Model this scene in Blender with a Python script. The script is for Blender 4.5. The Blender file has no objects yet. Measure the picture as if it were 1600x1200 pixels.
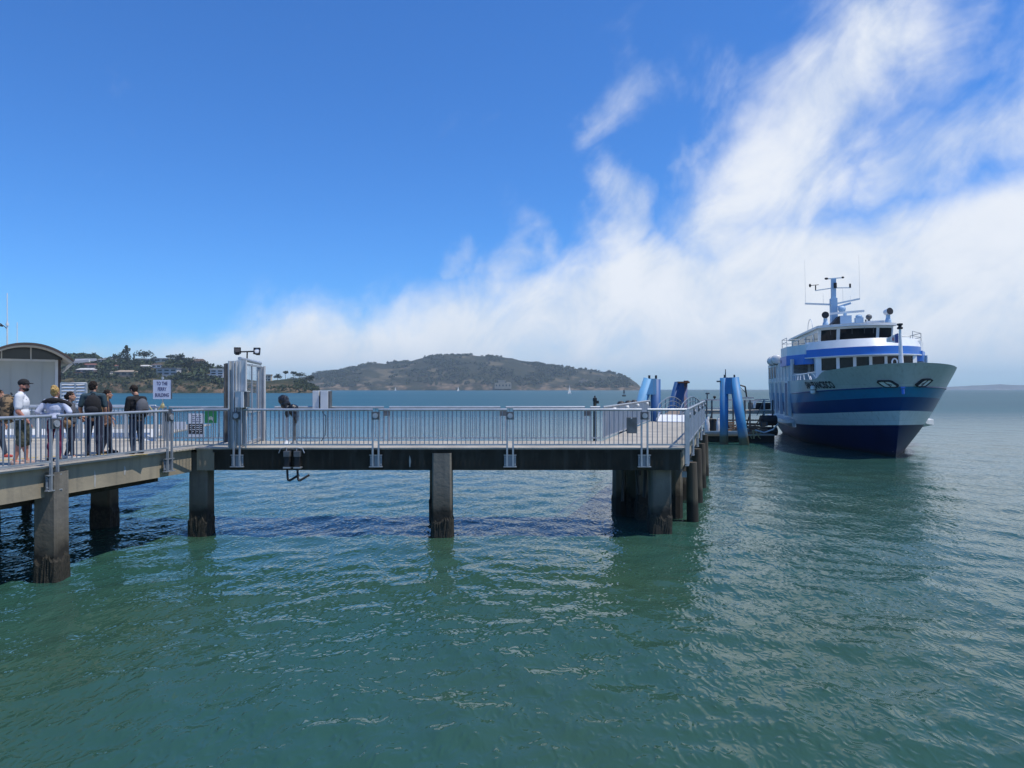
import bpy, bmesh, math, random
import numpy as np
from mathutils import Vector, Matrix, noise as mnoise
R = math.radians
random.seed(7); rng = np.random.default_rng(7)
SC = bpy.context.scene
COL = SC.collection

# ------------------------------------------------------------------ camera
EYE = 4.26
F, CX, HY = 1110.0, 800.0, 608.0
cam_d = bpy.data.cameras.new('camera'); cam = bpy.data.objects.new('camera', cam_d); COL.objects.link(cam)
cam.location = (0, 0, EYE); cam.rotation_euler = (R(90), 0, 0)
cam_d.sensor_width = 36; cam_d.lens = 36*F/1600; cam_d.shift_y = 8/1600
cam_d.clip_start = 0.1; cam_d.clip_end = 20000
SC.camera = cam
SC.render.resolution_x = 1024; SC.render.resolution_y = 768
# ------------------------------------------------------------------ exposure
SC.view_settings.view_transform = 'Standard'; SC.view_settings.look = 'None'
SC.view_settings.gamma = 1; SC.view_settings.exposure = 0.0
SC.cycles.use_denoising = True
SC.cycles.max_bounces = 6; SC.cycles.diffuse_bounces = 2; SC.cycles.glossy_bounces = 3
SC.cycles.transmission_bounces = 4; SC.cycles.volume_bounces = 0
SC.cycles.caustics_reflective = False; SC.cycles.caustics_refractive = False
SC.cycles.sample_clamp_indirect = 6
# ------------------------------------------------------------------ sun
SUN_AZ, SUN_EL = R(106), R(66)          # azimuth clockwise from +Y
tosun = Vector((math.sin(SUN_AZ)*math.cos(SUN_EL), math.cos(SUN_AZ)*math.cos(SUN_EL), math.sin(SUN_EL)))
sl = bpy.data.lights.new('sun', 'SUN'); sun = bpy.data.objects.new('sun', sl); COL.objects.link(sun)
sl.energy = 4.2; sl.angle = R(0.53); sl.color = (1.0, 0.945, 0.85)
sun.rotation_euler = tosun.to_track_quat('Z', 'Y').to_euler(); sun.location = (30, -5, 60)

# ------------------------------------------------------------------ world: sky with fog bank
W = bpy.data.worlds.new('World'); SC.world = W; W.use_nodes = True
nt = W.node_tree; nt.nodes.clear()
def wn(t, **k):
    n = nt.nodes.new(t)
    for a, b in k.items(): setattr(n, a, b)
    return n
def wm(op, a, b=None, c=None, clamp=False):
    n = wn('ShaderNodeMath', operation=op); n.use_clamp = clamp
    for i, x in enumerate((a, b, c)):
        if x is None: continue
        if isinstance(x, (int, float)): n.inputs[i].default_value = x
        else: nt.links.new(x, n.inputs[i])
    return n.outputs[0]
def wsmooth(x, lo, hi):
    n = wn('ShaderNodeMapRange', interpolation_type='SMOOTHSTEP')
    nt.links.new(x, n.inputs[0]); n.inputs[1].default_value = lo; n.inputs[2].default_value = hi
    return n.outputs[0]
sky = wn('ShaderNodeTexSky', sky_type='NISHITA'); sky.sun_disc = False
sky.sun_elevation = SUN_EL; sky.sun_rotation = SUN_AZ
sky.altitude = 0; sky.air_density = 1.0; sky.dust_density = 0.25; sky.ozone_density = 3.0
tc = wn('ShaderNodeTexCoord'); sep = wn('ShaderNodeSeparateXYZ'); nt.links.new(tc.outputs['Generated'], sep.inputs[0])
dx, dy, dz = sep.outputs
az = wm('ARCTAN2', dx, dy); el = wm('ARCSINE', dz)
fc = wn('ShaderNodeFloatCurve')
pts = [(-1.2,.02),(-.62,.005),(-.495,.028),(-.423,.060),(-.345,.082),(-.264,.098),(-.178,.10),(-.09,.122),(0,.142),(.09,.165),
       (.178,.2),(.264,.2),(.345,.215),(.423,.21),(.495,.20),(.563,.22),(.624,.25),(.8,.3),(1.2,.22)]
cm = fc.mapping.curves[0]
for i, (a, e) in enumerate(pts):
    X = (a+1.2)/2.4; Y = e*2
    if i == 0: cm.points[0].location = (X, Y)
    elif i == len(pts)-1: cm.points[-1].location = (X, Y)
    else: cm.points.new(X, Y)
fc.mapping.update()
azn = wm('MULTIPLY', wm('ADD', az, 1.2), 1/2.4, clamp=True)
nt.links.new(azn, fc.inputs['Value']); elb = wm('MULTIPLY', fc.outputs[0], .5)
# cloud noise, drawn out along the drift of the fog (up and to the right)
comb = wn('ShaderNodeCombineXYZ'); nt.links.new(az, comb.inputs[0]); nt.links.new(el, comb.inputs[1])
mp = wn('ShaderNodeMapping'); mp.inputs['Rotation'].default_value = (0, 0, R(-48)); nt.links.new(comb.outputs[0], mp.inputs[0])
mp2 = wn('ShaderNodeMapping'); mp2.inputs['Scale'].default_value = (0.62, 1, 1); nt.links.new(mp.outputs[0], mp2.inputs[0])
def wnoise(vec, scale, det, rough, dist=0, w=None):
    n = wn('ShaderNodeTexNoise'); nt.links.new(vec, n.inputs['Vector'])
    n.inputs['Scale'].default_value = scale; n.inputs['Detail'].default_value = det
    n.inputs['Roughness'].default_value = rough; n.inputs['Distortion'].default_value = dist
    return n.outputs[0]
n1 = wnoise(mp2.outputs[0], 11, 10, .60, .5)
n2 = wnoise(comb.outputs[0], 5.5, 9, .58, .2)
nz = wm('ADD', wm('MULTIPLY', n1, .6), wm('MULTIPLY', n2, .4))
wv = wn('ShaderNodeTexNoise'); nt.links.new(comb.outputs[0], wv.inputs['Vector']); wv.inputs['Scale'].default_value = 7; wv.inputs['Detail'].default_value = 5; wv.inputs['Roughness'].default_value = .55
wsp = wn('ShaderNodeSeparateColor'); nt.links.new(wv.outputs[1], wsp.inputs[0])
az = wm('ADD', az, wm('MULTIPLY', wm('SUBTRACT', wsp.outputs[0], .5), .20)); el = wm('ADD', el, wm('MULTIPLY', wm('SUBTRACT', wsp.outputs[1], .5), .13))
dlt = wm('SUBTRACT', elb, el)
base = wsmooth(dlt, -.075, .055)
def streak(p, q, s0, s1, amp):
    ax, ay = p; bx, by = q; L = math.hypot(bx-ax, by-ay); ux, uy = (bx-ax)/L, (by-ay)/L
    rx, ry = wm('SUBTRACT', az, ax), wm('SUBTRACT', el, ay)
    t = wm('DIVIDE', wm('ADD', wm('MULTIPLY', rx, ux), wm('MULTIPLY', ry, uy)), L)
    w = wm('SUBTRACT', wm('MULTIPLY', rx, uy), wm('MULTIPLY', ry, ux))
    sg = wm('ADD', s0, wm('MULTIPLY', wm('MINIMUM', wm('MAXIMUM', t, 0.0), 1.0), s1-s0))
    q2 = wm('DIVIDE', w, sg); g = wm('EXPONENT', wm('MULTIPLY', wm('MULTIPLY', q2, q2), -1.0))
    e0 = wsmooth(t, -.25, .12); e1 = wm('SUBTRACT', 1.0, wsmooth(t, .8, 1.3))
    return wm('MULTIPLY', wm('MULTIPLY', g, wm('MULTIPLY', e0, e1)), amp)
comps = [base,
         streak((.26,.16), (.53,.49), .13, .085, .84),
         streak((.09,.345), (.215,.445), .030, .055, .47),
         streak((.13,.15), (.155,.31), .075, .05, .74),
         streak((-.05,.13), (.05,.22), .05, .05, .62),
         streak((.21,.26), (.275,.36), .02, .016, .46),
         streak((.46,.23), (.68,.36), .05, .07, .68),
         streak((-.085,.14), (-.06,.205), .03, .03, .55)]
tot = comps[0]
for c in comps[1:]: tot = wm('MAXIMUM', tot, c)
fld = wm('ADD', tot, wm('MULTIPLY', wm('SUBTRACT', nz, .5), 1.7))
cloud = wsmooth(fld, .13, 1.06)
cloud = wm('MULTIPLY', cloud, .96)
# the clear pale strip under the bank, close to the horizon
el0 = wm('ARCSINE', dz); low = wsmooth(el0, .0, .045)
low2 = wm('ADD', .42, wm('MULTIPLY', low, .58))
cloud = wm('MULTIPLY', cloud, low2)
bg1 = wn('ShaderNodeBackground'); bg2 = wn('ShaderNodeBackground')
tint = wn('ShaderNodeMix', data_type='RGBA', blend_type='MULTIPLY'); tint.inputs[0].default_value = 1
nt.links.new(sky.outputs[0], tint.inputs[6]); tint.inputs[7].default_value = (0.345, 0.765, 1.30, 1)
nt.links.new(tint.outputs[2], bg1.inputs[0]); bg1.inputs[1].default_value = 0.13
cr = wn('ShaderNodeMix', data_type='RGBA'); nt.links.new(wm('MULTIPLY', wsmooth(nz, .3, .62), wsmooth(el, .0, .10)), cr.inputs[0])
cr.inputs[6].default_value = (.63, .73, .86, 1); cr.inputs[7].default_value = (.88, .92, .98, 1)
nt.links.new(cr.outputs[2], bg2.inputs[0]); bg2.inputs[1].default_value = 1.0
mx = wn('ShaderNodeMixShader'); nt.links.new(cloud, mx.inputs[0]); nt.links.new(bg1.outputs[0], mx.inputs[1]); nt.links.new(bg2.outputs[0], mx.inputs[2])
wo = wn('ShaderNodeOutputWorld'); nt.links.new(mx.outputs[0], wo.inputs[0])

# ------------------------------------------------------------------ helpers
def P(px, py, d):
    """a photo pixel at depth d, as a point"""
    return Vector(((px-CX)/F*d, d, EYE+(HY-py)/F*d))
ORG = {}
def tag(o, label=None, cat=None, group=None, kind=None):
    if label: o['label'] = label
    if cat: o['category'] = cat
    if group: o['group'] = group
    if kind: o['kind'] = kind
    return o
def thing(name, loc, label, cat, rz=0, group=None, local=False):
    o = bpy.data.objects.new(name, None); COL.objects.link(o); o.empty_display_size = .2
    o.location = loc; o.rotation_euler = (0, 0, rz)
    ORG[o.name] = Vector((0, 0, 0)) if local else Vector(loc)
    return tag(o, label, cat, group)
class MB:
    def __init__(s): s.v = []; s.f = []; s.m = []
    def add(s, vs, fs, mi=0):
        n = len(s.v); s.v += [tuple(v) for v in vs]
        for f in fs: s.f.append([i+n for i in f]); s.m.append(mi)
        return s
    def hexa(s, b, t, mi=0):
        return s.add(list(b)+list(t), [(3,2,1,0),(4,5,6,7),(0,1,5,4),(1,2,6,5),(2,3,7,6),(3,0,4,7)], mi)
    def box(s, x0, x1, y0, y1, z0, z1, mi=0):
        if x0 > x1: x0, x1 = x1, x0
        if y0 > y1: y0, y1 = y1, y0
        if z0 > z1: z0, z1 = z1, z0
        return s.hexa([(x0,y0,z0),(x1,y0,z0),(x1,y1,z0),(x0,y1,z0)], [(x0,y0,z1),(x1,y0,z1),(x1,y1,z1),(x0,y1,z1)], mi)
    def cbox(s, c, sz, rz=0, rx=0, ry=0, mi=0):
        M = Matrix.Rotation(rz,3,'Z') @ Matrix.Rotation(ry,3,'Y') @ Matrix.Rotation(rx,3,'X'); c = Vector(c)
        q = [(-1,-1,-1),(1,-1,-1),(1,1,-1),(-1,1,-1),(-1,-1,1),(1,-1,1),(1,1,1),(-1,1,1)]
        vs = [c+M@Vector((a*sz[0]/2,b*sz[1]/2,d*sz[2]/2)) for a,b,d in q]
        return s.hexa(vs[:4], vs[4:], mi)
    def beam(s, p, q, w, h, mi=0):
        p, q = Vector(p), Vector(q); d = (q-p).normalized(); up = Vector((0,0,1))
        if abs(d.z) > .95: up = Vector((0,1,0))
        x = d.cross(up).normalized()*w/2; u = x.cross(d).normalized()*h/2
        return s.hexa([p-x-u,p+x-u,p+x+u,p-x+u], [q-x-u,q+x-u,q+x+u,q-x+u], mi)
    def tube(s, p, q, r, r2=None, n=8, mi=0, cap=True):
        p, q = Vector(p), Vector(q); d = (q-p)
        if d.length < 1e-6: return s
        d.normalize(); a = d.orthogonal().normalized(); b = d.cross(a); r2 = r if r2 is None else r2
        vs = [p+(a*math.cos(t)+b*math.sin(t))*r for t in [2*math.pi*i/n for i in range(n)]]
        vs += [q+(a*math.cos(t)+b*math.sin(t))*r2 for t in [2*math.pi*i/n for i in range(n)]]
        fs = [(i,(i+1)%n,n+(i+1)%n,n+i) for i in range(n)]
        if cap: fs += [tuple(range(n-1,-1,-1)), tuple(range(n,2*n))]
        return s.add(vs, fs, mi)
    def path(s, pts, r, n=6, mi=0):
        for a, b in zip(pts[:-1], pts[1:]): s.tube(a, b, r, n=n, mi=mi)
        return s
    def ell(s, c, rad, nu=14, nv=9, M=None, mi=0):
        c = Vector(c); vs = []; fs = []
        for j in range(nv+1):
            th = math.pi*j/nv
            for i in range(nu):
                ph = 2*math.pi*i/nu
                v = Vector((rad[0]*math.sin(th)*math.cos(ph), rad[1]*math.sin(th)*math.sin(ph), rad[2]*math.cos(th)))
                if M is not None: v = M@v
                vs.append(c+v)
        for j in range(nv):
            for i in range(nu): fs.append((j*nu+i,(j+1)*nu+i,(j+1)*nu+(i+1)%nu,j*nu+(i+1)%nu))
        return s.add(vs, fs, mi)
    def cap(s, p, q, r, r2):
        s.tube(p, q, r, r2, n=12); s.ell(p, (r,r,r), 12, 8); s.ell(q, (r2,r2,r2), 12, 8); return s
    def prism(s, poly, z0, z1, mi=0):
        n = len(poly)
        return s.add([(x,y,z0) for x,y in poly]+[(x,y,z1) for x,y in poly],
                     [tuple(range(n-1,-1,-1)), tuple(range(n,2*n))]+[(i,(i+1)%n,n+(i+1)%n,n+i) for i in range(n)], mi)
    def lathe(s, prof, c, n=14, mi=0):
        c = Vector(c); vs = []; fs = []
        for r, z in prof:
            for i in range(n): vs.append(c+Vector((r*math.cos(2*math.pi*i/n), r*math.sin(2*math.pi*i/n), z)))
        for j in range(len(prof)-1):
            for i in range(n): fs.append((j*n+i,j*n+(i+1)%n,(j+1)*n+(i+1)%n,(j+1)*n+i))
        return s.add(vs, fs, mi)
    def grid(s, rows, mi=0, mis=None):
        n = len(rows[0]); vs = [p for r in rows for p in r]; base = len(s.v); s.v += [tuple(v) for v in vs]
        for j in range(len(rows)-1):
            for i in range(n-1):
                s.f.append([base+j*n+i, base+j*n+i+1, base+(j+1)*n+i+1, base+(j+1)*n+i]); s.m.append(mis[j] if mis else mi)
        return s
    def build(s, name, mat, parent=None, smooth=False, bevel=0, fixn=False):
        me = bpy.data.meshes.new(name); V = [Vector(v) for v in s.v]; loc = None
        if parent is not None: o_ = ORG[parent.name]
        else:
            xs = [v.x for v in V]; ys = [v.y for v in V]; zs = [v.z for v in V]
            o_ = Vector(((min(xs)+max(xs))/2, (min(ys)+max(ys))/2, min(zs))); loc = o_
        me.from_pydata([v-o_ for v in V], [], s.f); me.update()
        for m_ in (mat if isinstance(mat, (list, tuple)) else [mat]): me.materials.append(m_)
        if isinstance(mat, (list, tuple)): me.polygons.foreach_set('material_index', s.m)
        if fixn:
            bm = bmesh.new(); bm.from_mesh(me); bmesh.ops.recalc_face_normals(bm, faces=bm.faces); bm.to_mesh(me); bm.free()
        if smooth: me.polygons.foreach_set('use_smooth', [True]*len(me.polygons))
        o = bpy.data.objects.new(name, me); COL.objects.link(o)
        if parent is not None: o.parent = parent; ORG[o.name] = ORG[parent.name]
        else: o.location = loc; ORG[o.name] = Vector(loc)
        if bevel:
            b = o.modifiers.new('bevel', 'BEVEL'); b.width = bevel; b.segments = 2; b.limit_method = 'ANGLE'
        if smooth and bevel: pass
        return o

# ------------------------------------------------------------------ materials
def new_mat(name):
    m = bpy.data.materials.new(name); m.use_nodes = True; t = m.node_tree
    return m, t, t.nodes['Principled BSDF']
def mat(name, c, c2=None, scale=3., rough=.6, metal=0., bump=0., bscale=None, detail=6, lo=.35, hi=.65, stretch=(1,1,1), spec=.5, grime=None, gz=None):
    """procedural paint: two colours mixed by noise, a fine bump, optional dirt streaks; gz = a wet or weedy zone below a height"""
    m, t, b = new_mat(name); N, L = t.nodes, t.links
    b.inputs['Roughness'].default_value = rough; b.inputs['Metallic'].default_value = metal
    b.inputs['Specular IOR Level'].default_value = spec
    g = N.new('ShaderNodeNewGeometry'); mp_ = N.new('ShaderNodeMapping'); mp_.inputs['Scale'].default_value = stretch
    L.new(g.outputs['Position'], mp_.inputs[0])
    nz_ = N.new('ShaderNodeTexNoise'); nz_.inputs['Scale'].default_value = scale; nz_.inputs['Detail'].default_value = detail
    L.new(mp_.outputs[0], nz_.inputs['Vector'])
    mr = N.new('ShaderNodeMapRange'); mr.inputs[1].default_value = lo; mr.inputs[2].default_value = hi; L.new(nz_.outputs[0], mr.inputs[0])
    mx_ = N.new('ShaderNodeMix'); mx_.data_type = 'RGBA'
    c2 = c2 or tuple(x*.8 for x in c)
    mx_.inputs[6].default_value = (*c, 1); mx_.inputs[7].default_value = (*c2, 1); L.new(mr.outputs[0], mx_.inputs[0])
    out = mx_.outputs[2]
    if grime:
        mp3 = N.new('ShaderNodeMapping'); mp3.inputs['Scale'].default_value = (2.2, 2.2, .22); L.new(g.outputs['Position'], mp3.inputs[0])
        n3 = N.new('ShaderNodeTexNoise'); n3.inputs['Scale'].default_value = 2.2; n3.inputs['Detail'].default_value = 5; L.new(mp3.outputs[0], n3.inputs['Vector'])
        r3 = N.new('ShaderNodeMapRange'); r3.inputs[1].default_value = .5; r3.inputs[2].default_value = .72; r3.inputs[4].default_value = grime[1]; L.new(n3.outputs[0], r3.inputs[0])
        x3 = N.new('ShaderNodeMix'); x3.data_type = 'RGBA'; L.new(r3.outputs[0], x3.inputs[0]); L.new(out, x3.inputs[6]); x3.inputs[7].default_value = (*grime[0], 1)
        out = x3.outputs[2]
    if gz and len(gz) > 4:   # a paler stain above the weed line
        sp_ = N.new('ShaderNodeSeparateXYZ'); L.new(g.outputs['Position'], sp_.inputs[0])
        a5 = N.new('ShaderNodeMath'); a5.operation = 'MULTIPLY_ADD'; L.new(nz_.outputs[0], a5.inputs[0]); a5.inputs[1].default_value = gz[2]*1.3; L.new(sp_.outputs[2], a5.inputs[2])
        r5 = N.new('ShaderNodeMapRange'); r5.inputs[1].default_value = gz[1]+.2; r5.inputs[2].default_value = gz[1]+.7; r5.inputs[3].default_value = .75; r5.inputs[4].default_value = 0; L.new(a5.outputs[0], r5.inputs[0])
        x5 = N.new('ShaderNodeMix'); x5.data_type = 'RGBA'; L.new(r5.outputs[0], x5.inputs[0]); L.new(out, x5.inputs[6]); x5.inputs[7].default_value = (*gz[4], 1); out = x5.outputs[2]
    if gz:
        sp = N.new('ShaderNodeSeparateXYZ'); L.new(g.outputs['Position'], sp.inputs[0])
        ad = N.new('ShaderNodeMath'); ad.operation = 'MULTIPLY_ADD'; L.new(nz_.outputs[0], ad.inputs[0]); ad.inputs[1].default_value = gz[2]; L.new(sp.outputs[2], ad.inputs[2])
        r4 = N.new('ShaderNodeMapRange'); r4.inputs[1].default_value = gz[0]; r4.inputs[2].default_value = gz[1]; r4.inputs[3].default_value = 1; r4.inputs[4].default_value = 0; L.new(ad.outputs[0], r4.inputs[0])
        x4 = N.new('ShaderNodeMix'); x4.data_type = 'RGBA'; L.new(r4.outputs[0], x4.inputs[0]); L.new(out, x4.inputs[6]); x4.inputs[7].default_value = (*gz[3], 1)
        out = x4.outputs[2]
    L.new(out, b.inputs['Base Color'])
    if bump:
        n5 = N.new('ShaderNodeTexNoise'); n5.inputs['Scale'].default_value = bscale or scale*6; n5.inputs['Detail'].default_value = 4; L.new(mp_.outputs[0], n5.inputs['Vector'])
        bp = N.new('ShaderNodeBump'); bp.inputs['Distance'].default_value = bump; L.new(n5.outputs[0], bp.inputs['Height']); L.new(bp.outputs[0], b.inputs['Normal'])
    return m
M = {}
M['deck'] = mat('deck_concrete', (.42,.385,.32), (.31,.285,.24), 1.3, .85, bump=.004, bscale=40)
M['conc'] = mat('edge_concrete', (.36,.305,.215), (.27,.23,.165), .9, .85, bump=.006, bscale=14, grime=((.14,.13,.105), .5))
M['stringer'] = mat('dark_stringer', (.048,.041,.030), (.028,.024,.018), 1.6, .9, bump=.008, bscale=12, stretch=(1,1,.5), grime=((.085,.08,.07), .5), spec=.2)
M['pile'] = mat('pile_concrete', (.20,.18,.145), (.13,.118,.098), 1.4, .85, bump=.012, bscale=9, grime=((.09,.08,.07),.6), gz=(1.15,1.4,1.0,(.020,.017,.012),(.10,.085,.06)))
M['timber'] = mat('timber_pile', (.095,.08,.058), (.055,.046,.036), 3, .9, bump=.012, bscale=9, stretch=(1,1,.15), gz=(.8,1.0,.6,(.022,.020,.015),(.09,.08,.055)))
M['galv'] = mat('galvanized_steel', (.44,.47,.50), (.34,.37,.40), 4, .40, metal=.45, bump=.001, bscale=60)
M['baluster'] = mat('galvanized_bars_shaded', (.26,.30,.35), (.20,.24,.29), 4, .42, metal=.5)  # darker than the other steel: shading on the bars put into the colour
M['galvlight'] = mat('galvanized_sheet', (.60,.61,.61), (.50,.51,.52), 2.5, .5, metal=.15, bump=.001, bscale=40, grime=((.30,.28,.25), .5))
M['galvdark'] = mat('weathered_steel', (.16,.17,.18), (.10,.105,.11), 5, .55, metal=.5)
M['black'] = mat('black_rubber', (.014,.014,.016), (.022,.022,.024), 4, .6)
M['bag'] = mat('black_plastic_bag', (.012,.013,.016), (.02,.021,.026), 6, .3, bump=.02, bscale=12)
M['yellow'] = mat('yellow_paint', (.62,.42,.03), (.45,.32,.06), 7, .8)
M['white'] = mat('white_paint', (.80,.81,.81), (.72,.73,.73), 1.4, .38)
M['whitebox'] = mat('white_cabinet', (.70,.72,.73), (.60,.62,.64), 3, .5)
M['sign'] = mat('sign_white', (.62,.66,.78), (.56,.60,.72), 3, .5)
M['signtext'] = mat('sign_blue_letters', (.05,.05,.16), None, 3, .6)
M['green'] = mat('sign_green', (.01,.20,.06), (.012,.16,.05), 3, .5)
M['paper'] = mat('notice_white', (.70,.72,.76), (.64,.66,.70), 5, .6)
M['rust'] = mat('rusty_steel', (.20,.08,.035), (.11,.05,.03), 6, .9, bump=.004)
M['chain'] = mat('yellow_rope', (.55,.46,.22), (.4,.34,.18), 20, .8)
M['wood'] = mat('old_lumber', (.30,.18,.11), (.17,.10,.065), 5, .85, bump=.006, stretch=(1,1,3))
M['blue'] = mat('blue_pile_paint', (.040,.235,.50), (.034,.19,.42), 1.2, .55, bump=.003, bscale=8, grime=((.15,.17,.18), .6), gz=(.85,1.1,.6,(.17,.15,.10),(.20,.28,.34)))
M['bluelight'] = mat('sunlit_blue_paint', (.13,.36,.60), (.10,.29,.50), 1.2, .6, bump=.003, bscale=8, grime=((.24,.27,.28), .6))  # lighter blue with sunlight on the leaning leg and head plate painted in
M['bluedark'] = mat('navy_pile_paint', (.022,.10,.28), (.018,.08,.22), 1.2, .55, grime=((.05,.10,.20), .7))
# ------------------------------------------------------------------ water: one fan-shaped sheet to the horizon, real waves near
def build_water():
    th = np.linspace(-R(74), R(74), 560); r = [3.0]
    while r[-1] < 6600: r.append(r[-1]*(1.0085 if r[-1] < 140 else 1.03))
    r = np.array(r); RR, TH = np.meshgrid(r, th, indexing='ij')
    X = RR*np.sin(TH); Y = RR*np.cos(TH) - .5; Z = np.zeros_like(X)
    DX = np.zeros_like(X); DY = np.zeros_like(X)
    sp = np.maximum(RR*.0085, RR*(th[1]-th[0]))
    g = np.random.default_rng(3); n = 84
    lam = np.exp(np.linspace(math.log(.26), math.log(7.0), n))
    for i in range(n):
        ang = math.atan2(.62, .78) + g.normal(0, .85); k = 2*math.pi/lam[i]
        slope = .185/math.sqrt(n/2)*(1.0 if lam[i] < .9 else (.9/lam[i])**.8)
        a = slope/k; att = np.clip((lam[i]/sp-2.2)/3, 0, 1)
        ph = k*(X*math.cos(ang)+Y*math.sin(ang)) + g.uniform(0, 6.283)
        # slow patchiness so that the chop comes in gusts
        env = .75+.45*np.sin(X*.11*g.uniform(.6,1.4)+g.uniform(0,6))*np.cos(Y*.13*g.uniform(.6,1.4)+g.uniform(0,6))
        Z += att*env*a*np.sin(ph)
        DX -= att*env*a*1.0*math.cos(ang)*np.cos(ph)*-1; DY -= att*env*a*1.0*math.sin(ang)*np.cos(ph)*-1
    X = X+DX; Y = Y+DY
    nr, nc = X.shape; co = np.stack([X, Y, Z], -1).reshape(-1, 3).astype(np.float32)
    idx = np.arange(nr*nc).reshape(nr, nc)
    q = np.stack([idx[:-1,:-1], idx[:-1,1:], idx[1:,1:], idx[1:,:-1]], -1).reshape(-1, 4)[:, ::-1]
    me = bpy.data.meshes.new('water'); me.vertices.add(len(co)); me.vertices.foreach_set('co', co.ravel())
    me.loops.add(q.size); me.loops.foreach_set('vertex_index', q.ravel().astype(np.int32))
    me.polygons.add(len(q)); me.polygons.foreach_set('loop_start', np.arange(0, q.size, 4, dtype=np.int32))
    me.polygons.foreach_set('use_smooth', np.ones(len(q), bool)); me.update(calc_edges=True)
    o = bpy.data.objects.new('water', me); COL.objects.link(o); tag(o, kind='structure')
    m, t, b = new_mat('bay_water'); N, L = t.nodes, t.links
    g_ = N.new('ShaderNodeNewGeometry')
    def nz(scale, st=(1,1,1), det=4, rz=0, ridged=False):
        mp_ = N.new('ShaderNodeMapping'); mp_.inputs['Scale'].default_value = st; mp_.inputs['Rotation'].default_value = (0,0,rz)
        L.new(g_.outputs['Position'], mp_.inputs[0])
        x = N.new('ShaderNodeTexNoise'); x.inputs['Scale'].default_value = scale; x.inputs['Detail'].default_value = det
        if ridged: x.noise_type = 'RIDGED_MULTIFRACTAL'; x.normalize = True; x.inputs['Distortion'].default_value = .35
        L.new(mp_.outputs[0], x.inputs['Vector']); return x.outputs[0]
    mr = N.new('ShaderNodeMapRange'); mr.inputs[1].default_value = .38; mr.inputs[2].default_value = .64; L.new(nz(.09, det=3), mr.inputs[0])
    mx_ = N.new('ShaderNodeMix'); mx_.data_type = 'RGBA'; L.new(mr.outputs[0], mx_.inputs[0])
    mx_.inputs[6].default_value = (.024,.078,.062,1); mx_.inputs[7].default_value = (.034,.076,.046,1)
    b.inputs['IOR'].default_value = 1.333
    # the open bay beyond the pier is roughened by the wind, too finely for the mesh; its reflected sky is partly painted as a bluer base
    sy = N.new('ShaderNodeSeparateXYZ'); L.new(g_.outputs['Position'], sy.inputs[0])
    def byy(lo, hi, a, c):
        r_ = N.new('ShaderNodeMapRange'); r_.inputs[1].default_value = lo; r_.inputs[2].default_value = hi; r_.inputs[3].default_value = a; r_.inputs[4].default_value = c; L.new(sy.outputs[1], r_.inputs[0]); return r_.outputs[0]
    L.new(byy(18, 140, .04, .36), b.inputs['Roughness']); L.new(byy(12, 160, .33, .16), b.inputs['Specular IOR Level'])
    mo = N.new('ShaderNodeMix'); mo.data_type = 'RGBA'; L.new(byy(20, 120, 0, 1), mo.inputs[0]); L.new(mx_.outputs[2], mo.inputs[6]); 
    st_ = N.new('ShaderNodeMapRange'); st_.inputs[1].default_value = .35; st_.inputs[2].default_value = .65; L.new(nz(.012, (.25,1.6,1), 6), st_.inputs[0])
    fa = N.new('ShaderNodeMix'); fa.data_type = 'RGBA'; L.new(st_.outputs[0], fa.inputs[0]); fa.inputs[6].default_value = (.012,.066,.082,1); fa.inputs[7].default_value = (.022,.092,.106,1); L.new(fa.outputs[2], mo.inputs[7])
    L.new(mo.outputs[2], b.inputs['Base Color'])
    # ripples too small for the mesh
    ad = N.new('ShaderNodeMath'); ad.operation = 'ADD'
    m1 = N.new('ShaderNodeMath'); m1.operation = 'MULTIPLY'; m1.inputs[1].default_value = .032; L.new(nz(2.1, (1.5,.75,1), 5, R(-39), True), m1.inputs[0])
    m2 = N.new('ShaderNodeMath'); m2.operation = 'MULTIPLY'; m2.inputs[1].default_value = .20; L.new(nz(.5, (1.4,.7,1), 4, R(-39)), m2.inputs[0])
    m4 = N.new('ShaderNodeMath'); m4.operation = 'MULTIPLY_ADD'; m4.inputs[1].default_value = .024; L.new(nz(6.5, (1.3,.8,1), 4, R(-30), True), m4.inputs[0]); L.new(m1.outputs[0], m4.inputs[2]); L.new(m4.outputs[0], ad.inputs[0])
    # the longer chop is in the mesh near by; only far off, where the mesh is too coarse, the shader carries it
    ln = N.new('ShaderNodeVectorMath'); ln.operation = 'LENGTH'; L.new(g_.outputs['Position'], ln.inputs[0])
    fr = N.new('ShaderNodeMapRange'); fr.inputs[1].default_value = 35; fr.inputs[2].default_value = 130; L.new(ln.outputs['Value'], fr.inputs[0])
    m3 = N.new('ShaderNodeMath'); m3.operation = 'MULTIPLY'; L.new(m2.outputs[0], m3.inputs[0]); L.new(fr.outputs[0], m3.inputs[1])
    L.new(m3.outputs[0], ad.inputs[1])
    bp = N.new('ShaderNodeBump'); bp.inputs['Distance'].default_value = 1.0; bp.inputs['Strength'].default_value = 1.0
    L.new(ad.outputs[0], bp.inputs['Height']); L.new(bp.outputs[0], b.inputs['Normal'])
    me.materials.append(m)
build_water()

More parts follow.
